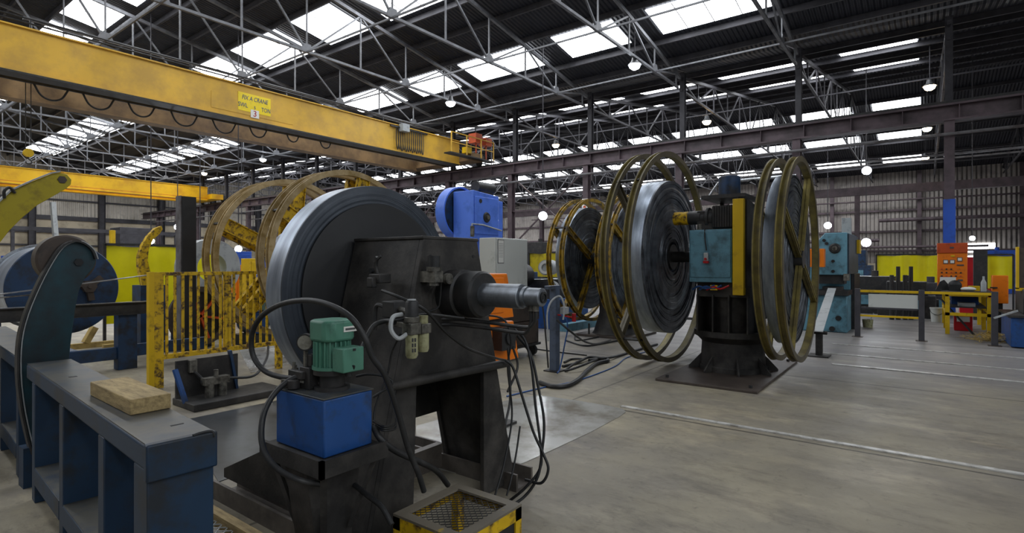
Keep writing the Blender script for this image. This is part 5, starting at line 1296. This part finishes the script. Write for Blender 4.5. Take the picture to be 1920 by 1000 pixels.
# red cabinets
p = cam(1822, 482, 17.5); MB().box(p.x - .1, p.x + .5, p.y - .35, p.y + .3, 0, p.z).build('tool_cabinet', M_red, bev=.01, label='red cabinet just right of the orange control panel', cat='cabinet')
p = cam(1845, 480, 19); MB().box(p.x - .1, p.x + .5, p.y - .25, p.y + .22, 0, p.z).build('tool_cabinet', M_red, bev=.01, label='red cabinet behind the dark upright at far right', cat='cabinet')
p = cam(1838, 470, 15.5); MB().box(p.x - .1, p.x + .1, p.y - .15, p.y + .15, 0, p.z).build('upright_post', M_dark, label='dark upright between the two red cabinets', cat='post')
# bucket and boxes
p = gr(1757, 604)
t = thing('plastic_bucket', (p.x, p.y, 0), 'white plastic bucket on the floor left of the workbench', 'bucket')
MB().lathe([(.001, .0), (.13, .0), (.155, .36), (.165, .36), (.165, .39), (.15, .39), (.125, .02), (.001, .02)], p, (0, 0, 1), 28).build('pail', M_white, t)
MB().tube([p + V((0, .165, .36)), p + V((-.1, .12, .25)), p + V((-.16, 0, .2)), p + V((-.1, -.12, .25)), p + V((0, -.165, .36))], .006, 6).build('bucket_handle', M_dark, t)
p = gr(1627, 614)
t = thing('plastic_bucket', (p.x, p.y, 0), 'small grimy bucket with stirring stick behind the guard rail', 'bucket')
MB().lathe([(.001, .0), (.10, .0), (.12, .2), (.11, .2), (.09, .02), (.001, .02)], p, (0, 0, 1), 24).build('pail', M_cup, t)
MB().bar(p + V((0, 0, .02)), p + V((.05, -.12, .36)), .02).build('stick', M_lgrey, t)
p = gr(1806, 621)
t = thing('fuel_can', (p.x, p.y, 0), 'red box with white label on the floor under the workbench', 'can')
MB().box(p.x - .02, p.x + .25, p.y - .17, p.y + .17, 0, .4).build('body', M_red, t, bev=.015)
MB().box(p.x - .03, p.x - .02, p.y - .12, p.y + .12, .22, .34).build('paper_label', M_paper, t)
p = gr(1826, 629); MB().bar((p.x, p.y, .012), (p.x + .9, p.y + .55, .72), .03).build('steel_bar', M_dark, label='dark bar leaning against the workbench and red box', cat='bar')
# straw pile
rnd = random.Random(3); c = gr(1862, 640); sp_ = MB()
for k in range(420):
    a = rnd.uniform(0, 2 * PI); r = abs(rnd.gauss(0, .24)); x = c.x + r * math.cos(a) * 1.3; y = c.y + r * math.sin(a) * 1.1; z = max(0, .2 - r * .32) * rnd.random() + .012
    b = rnd.uniform(0, PI); l = rnd.uniform(.05, .14); e = V((math.cos(b), math.sin(b), rnd.uniform(-.2, .3))) * l
    q = V((x, y, z)); e2 = q + e; e2.z = max(e2.z, .008)
    sp_.bar(q, e2, .012, .004)
sp_.build('straw_pile', M_straw, label='heap of loose yellow straw or swarf at the right rail post', cat='straw', kind='stuff', smooth=False)
# orange switch box at right
p = cam(1875, 543, 12.6)
t = thing('switch_box', (p.x, p.y, 0), 'plain orange switch box on a post right of the workbench', 'switch box')
MB().box(p.x - .06, p.x + .2, p.y - .14, p.y + .14, p.z - .32, p.z + .32).build('body', M_orange, t, bev=.012)
MB().box(p.x + .02, p.x + .12, p.y - .05, p.y + .05, 0, p.z - .32).build('post', M_dark, t)
MB().bar((p.x - .08, p.y + .05, p.z + .04), (p.x - .08, p.y + .18, p.z + .04), .03).build('lever', M_dark, t)
# blue tank machine at right edge
t = thing('coolant_tank_machine', (14.5, -2.0, 0), 'dark machine on a bright blue tank at the right edge', 'machine')
MB().box(13.95, 15.6, -3.2, -1.29, .02, .58).build('tank', M_blue, t, bev=.012, label='bright blue tank')
MB().box(13.9, 15.65, -3.25, -1.25, .58, .62).build('tank_rim', M_dark, t)
MB().box(14.3, 15.5, -3.0, -1.5, .62, 1.1).build('machine_bed', M_dark, t, bev=.02)
MB().box(14.5, 14.62, -2.9, -1.45, 1.12, 1.9).build('splash_guard', M_brown, t)
MB().box(14.48, 14.64, -1.46, -1.42, 1.1, 1.92).box(14.48, 14.64, -2.9, -1.42, 1.06, 1.12).build('guard_edge', M_yel, t)
MB().cyl((14.1, -1.75, .80), (14.3, -1.75, .80), .2, 28).build('handwheel', M_lgrey, t)
MB().bar((14.1, -1.4, .70), (13.95, -1.05, .55), .03).build('lever', M_lgrey, t)

# ------------------------------------------------------------------ floor pieces
def plate(poly, h, m, lab, cat='floor plate'):
    pts = [gr(a, b) for a, b in poly]
    MB().prism([(p.x, p.y) for p in pts], 'XY', 0.0005, h).build('floor_plate', m, label=lab, cat=cat, bev=0)
plate([(780, 800), (950, 752), (1010, 742), (1080, 752), (1140, 762), (1168, 768), (1173, 774), (1160, 783), (1110, 810), (1040, 843), (985, 868), (900, 900), (780, 870)], .006, M_plate, 'shiny steel floor plate right of the black decoiler')
plate([(330, 792), (520, 752), (560, 800), (560, 850), (410, 905), (395, 880)], .006, M_plated, 'dull grey steel sheet on the floor behind the timber block')
plate([(440, 640), (520, 632), (720, 610), (700, 640), (520, 690), (470, 700)], .005, M_plate, 'pale steel sheet on the floor behind the rusty gate')
strips = [(5.63, .06, 2.71, -3.2, 'long pale steel strip set along the middle of the floor'),
          (9.99, .09, 1.18, -3.4, 'wide dull steel strip in the floor at right, nearest of three'),
          (11.14, .05, 1.57, -3.6, 'steel strip in the floor at right, middle of three'),
          (12.53, .05, 1.48, -3.8, 'steel strip in the floor at right, farthest of three')]
for x, w, y0, y1, lab in strips:
    MB().box(x - w / 2, x + w / 2, y1, y0, 0.0005, .012).build('floor_strip', M_strip, label=lab, cat='floor strip', group='steel strips set in the floor')
# cables on the floor
def fcable(pts, r, lab, m=M_rubber):
    P = []
    for q in pts:
        p = gr(q[0], q[1]); p.z = r + (q[2] if len(q) > 2 else .001); P.append(p)
    MB().tube(P, r, 8, 6).build('floor_cable', m, label=lab, cat='cable', group='cables on the floor')
fcable([(1012, 722), (1035, 729), (1062, 728), (1085, 716), (1100, 700), (1118, 686), (1140, 680), (1130, 676), (1105, 680)], .03, 'thick dark cable bundle curling on the floor beside the hose post')
fcable([(1055, 690), (1080, 684), (1105, 676, .03), (1135, 678, .03), (1165, 668), (1200, 657), (1232, 648)], .022, 'dark cable running from the hose post under the large reel')
fcable([(1058, 682), (1072, 676), (1092, 682, .05), (1078, 690, .05), (1060, 698), (1090, 696, .06), (1120, 684, .07)], .018, 'small tangled cable loop right of the hose post')
fcable([(950, 745), (1020, 728), (1080, 716), (1150, 690), (1175, 672), (1215, 660)], .009, 'thin blue cable trailing across floor towards the large reel', M_blue)
fcable([(1060, 640), (1095, 650), (1130, 646), (1180, 636)], .016, 'dark cable on the floor behind the hose post')
fcable([(1078, 632), (1082, 640), (1120, 634), (1170, 622)], .014, 'thin bent bar on the floor before the rear decoiler', M_dark)
fcable([(960, 648), (1000, 655), (1040, 661), (1100, 668)], .012, 'thin dark cable passing behind the trolley castor')

# ------------------------------------------------------------------ light
w = bpy.data.worlds.new('world'); SC.world = w; w.use_nodes = True
bg = w.node_tree.nodes['Background']; bg.inputs[0].default_value = (.75, .85, 1, 1); bg.inputs[1].default_value = .35
SC.view_settings.view_transform = 'Standard'; SC.view_settings.look = 'None'; SC.view_settings.gamma = 1; SC.view_settings.use_curve_mapping = False
SC.view_settings.exposure = -0.5
SC.cycles.max_bounces = 8; SC.cycles.diffuse_bounces = 4; SC.cycles.use_denoising = True
SC.cycles.sample_clamp_indirect = 8
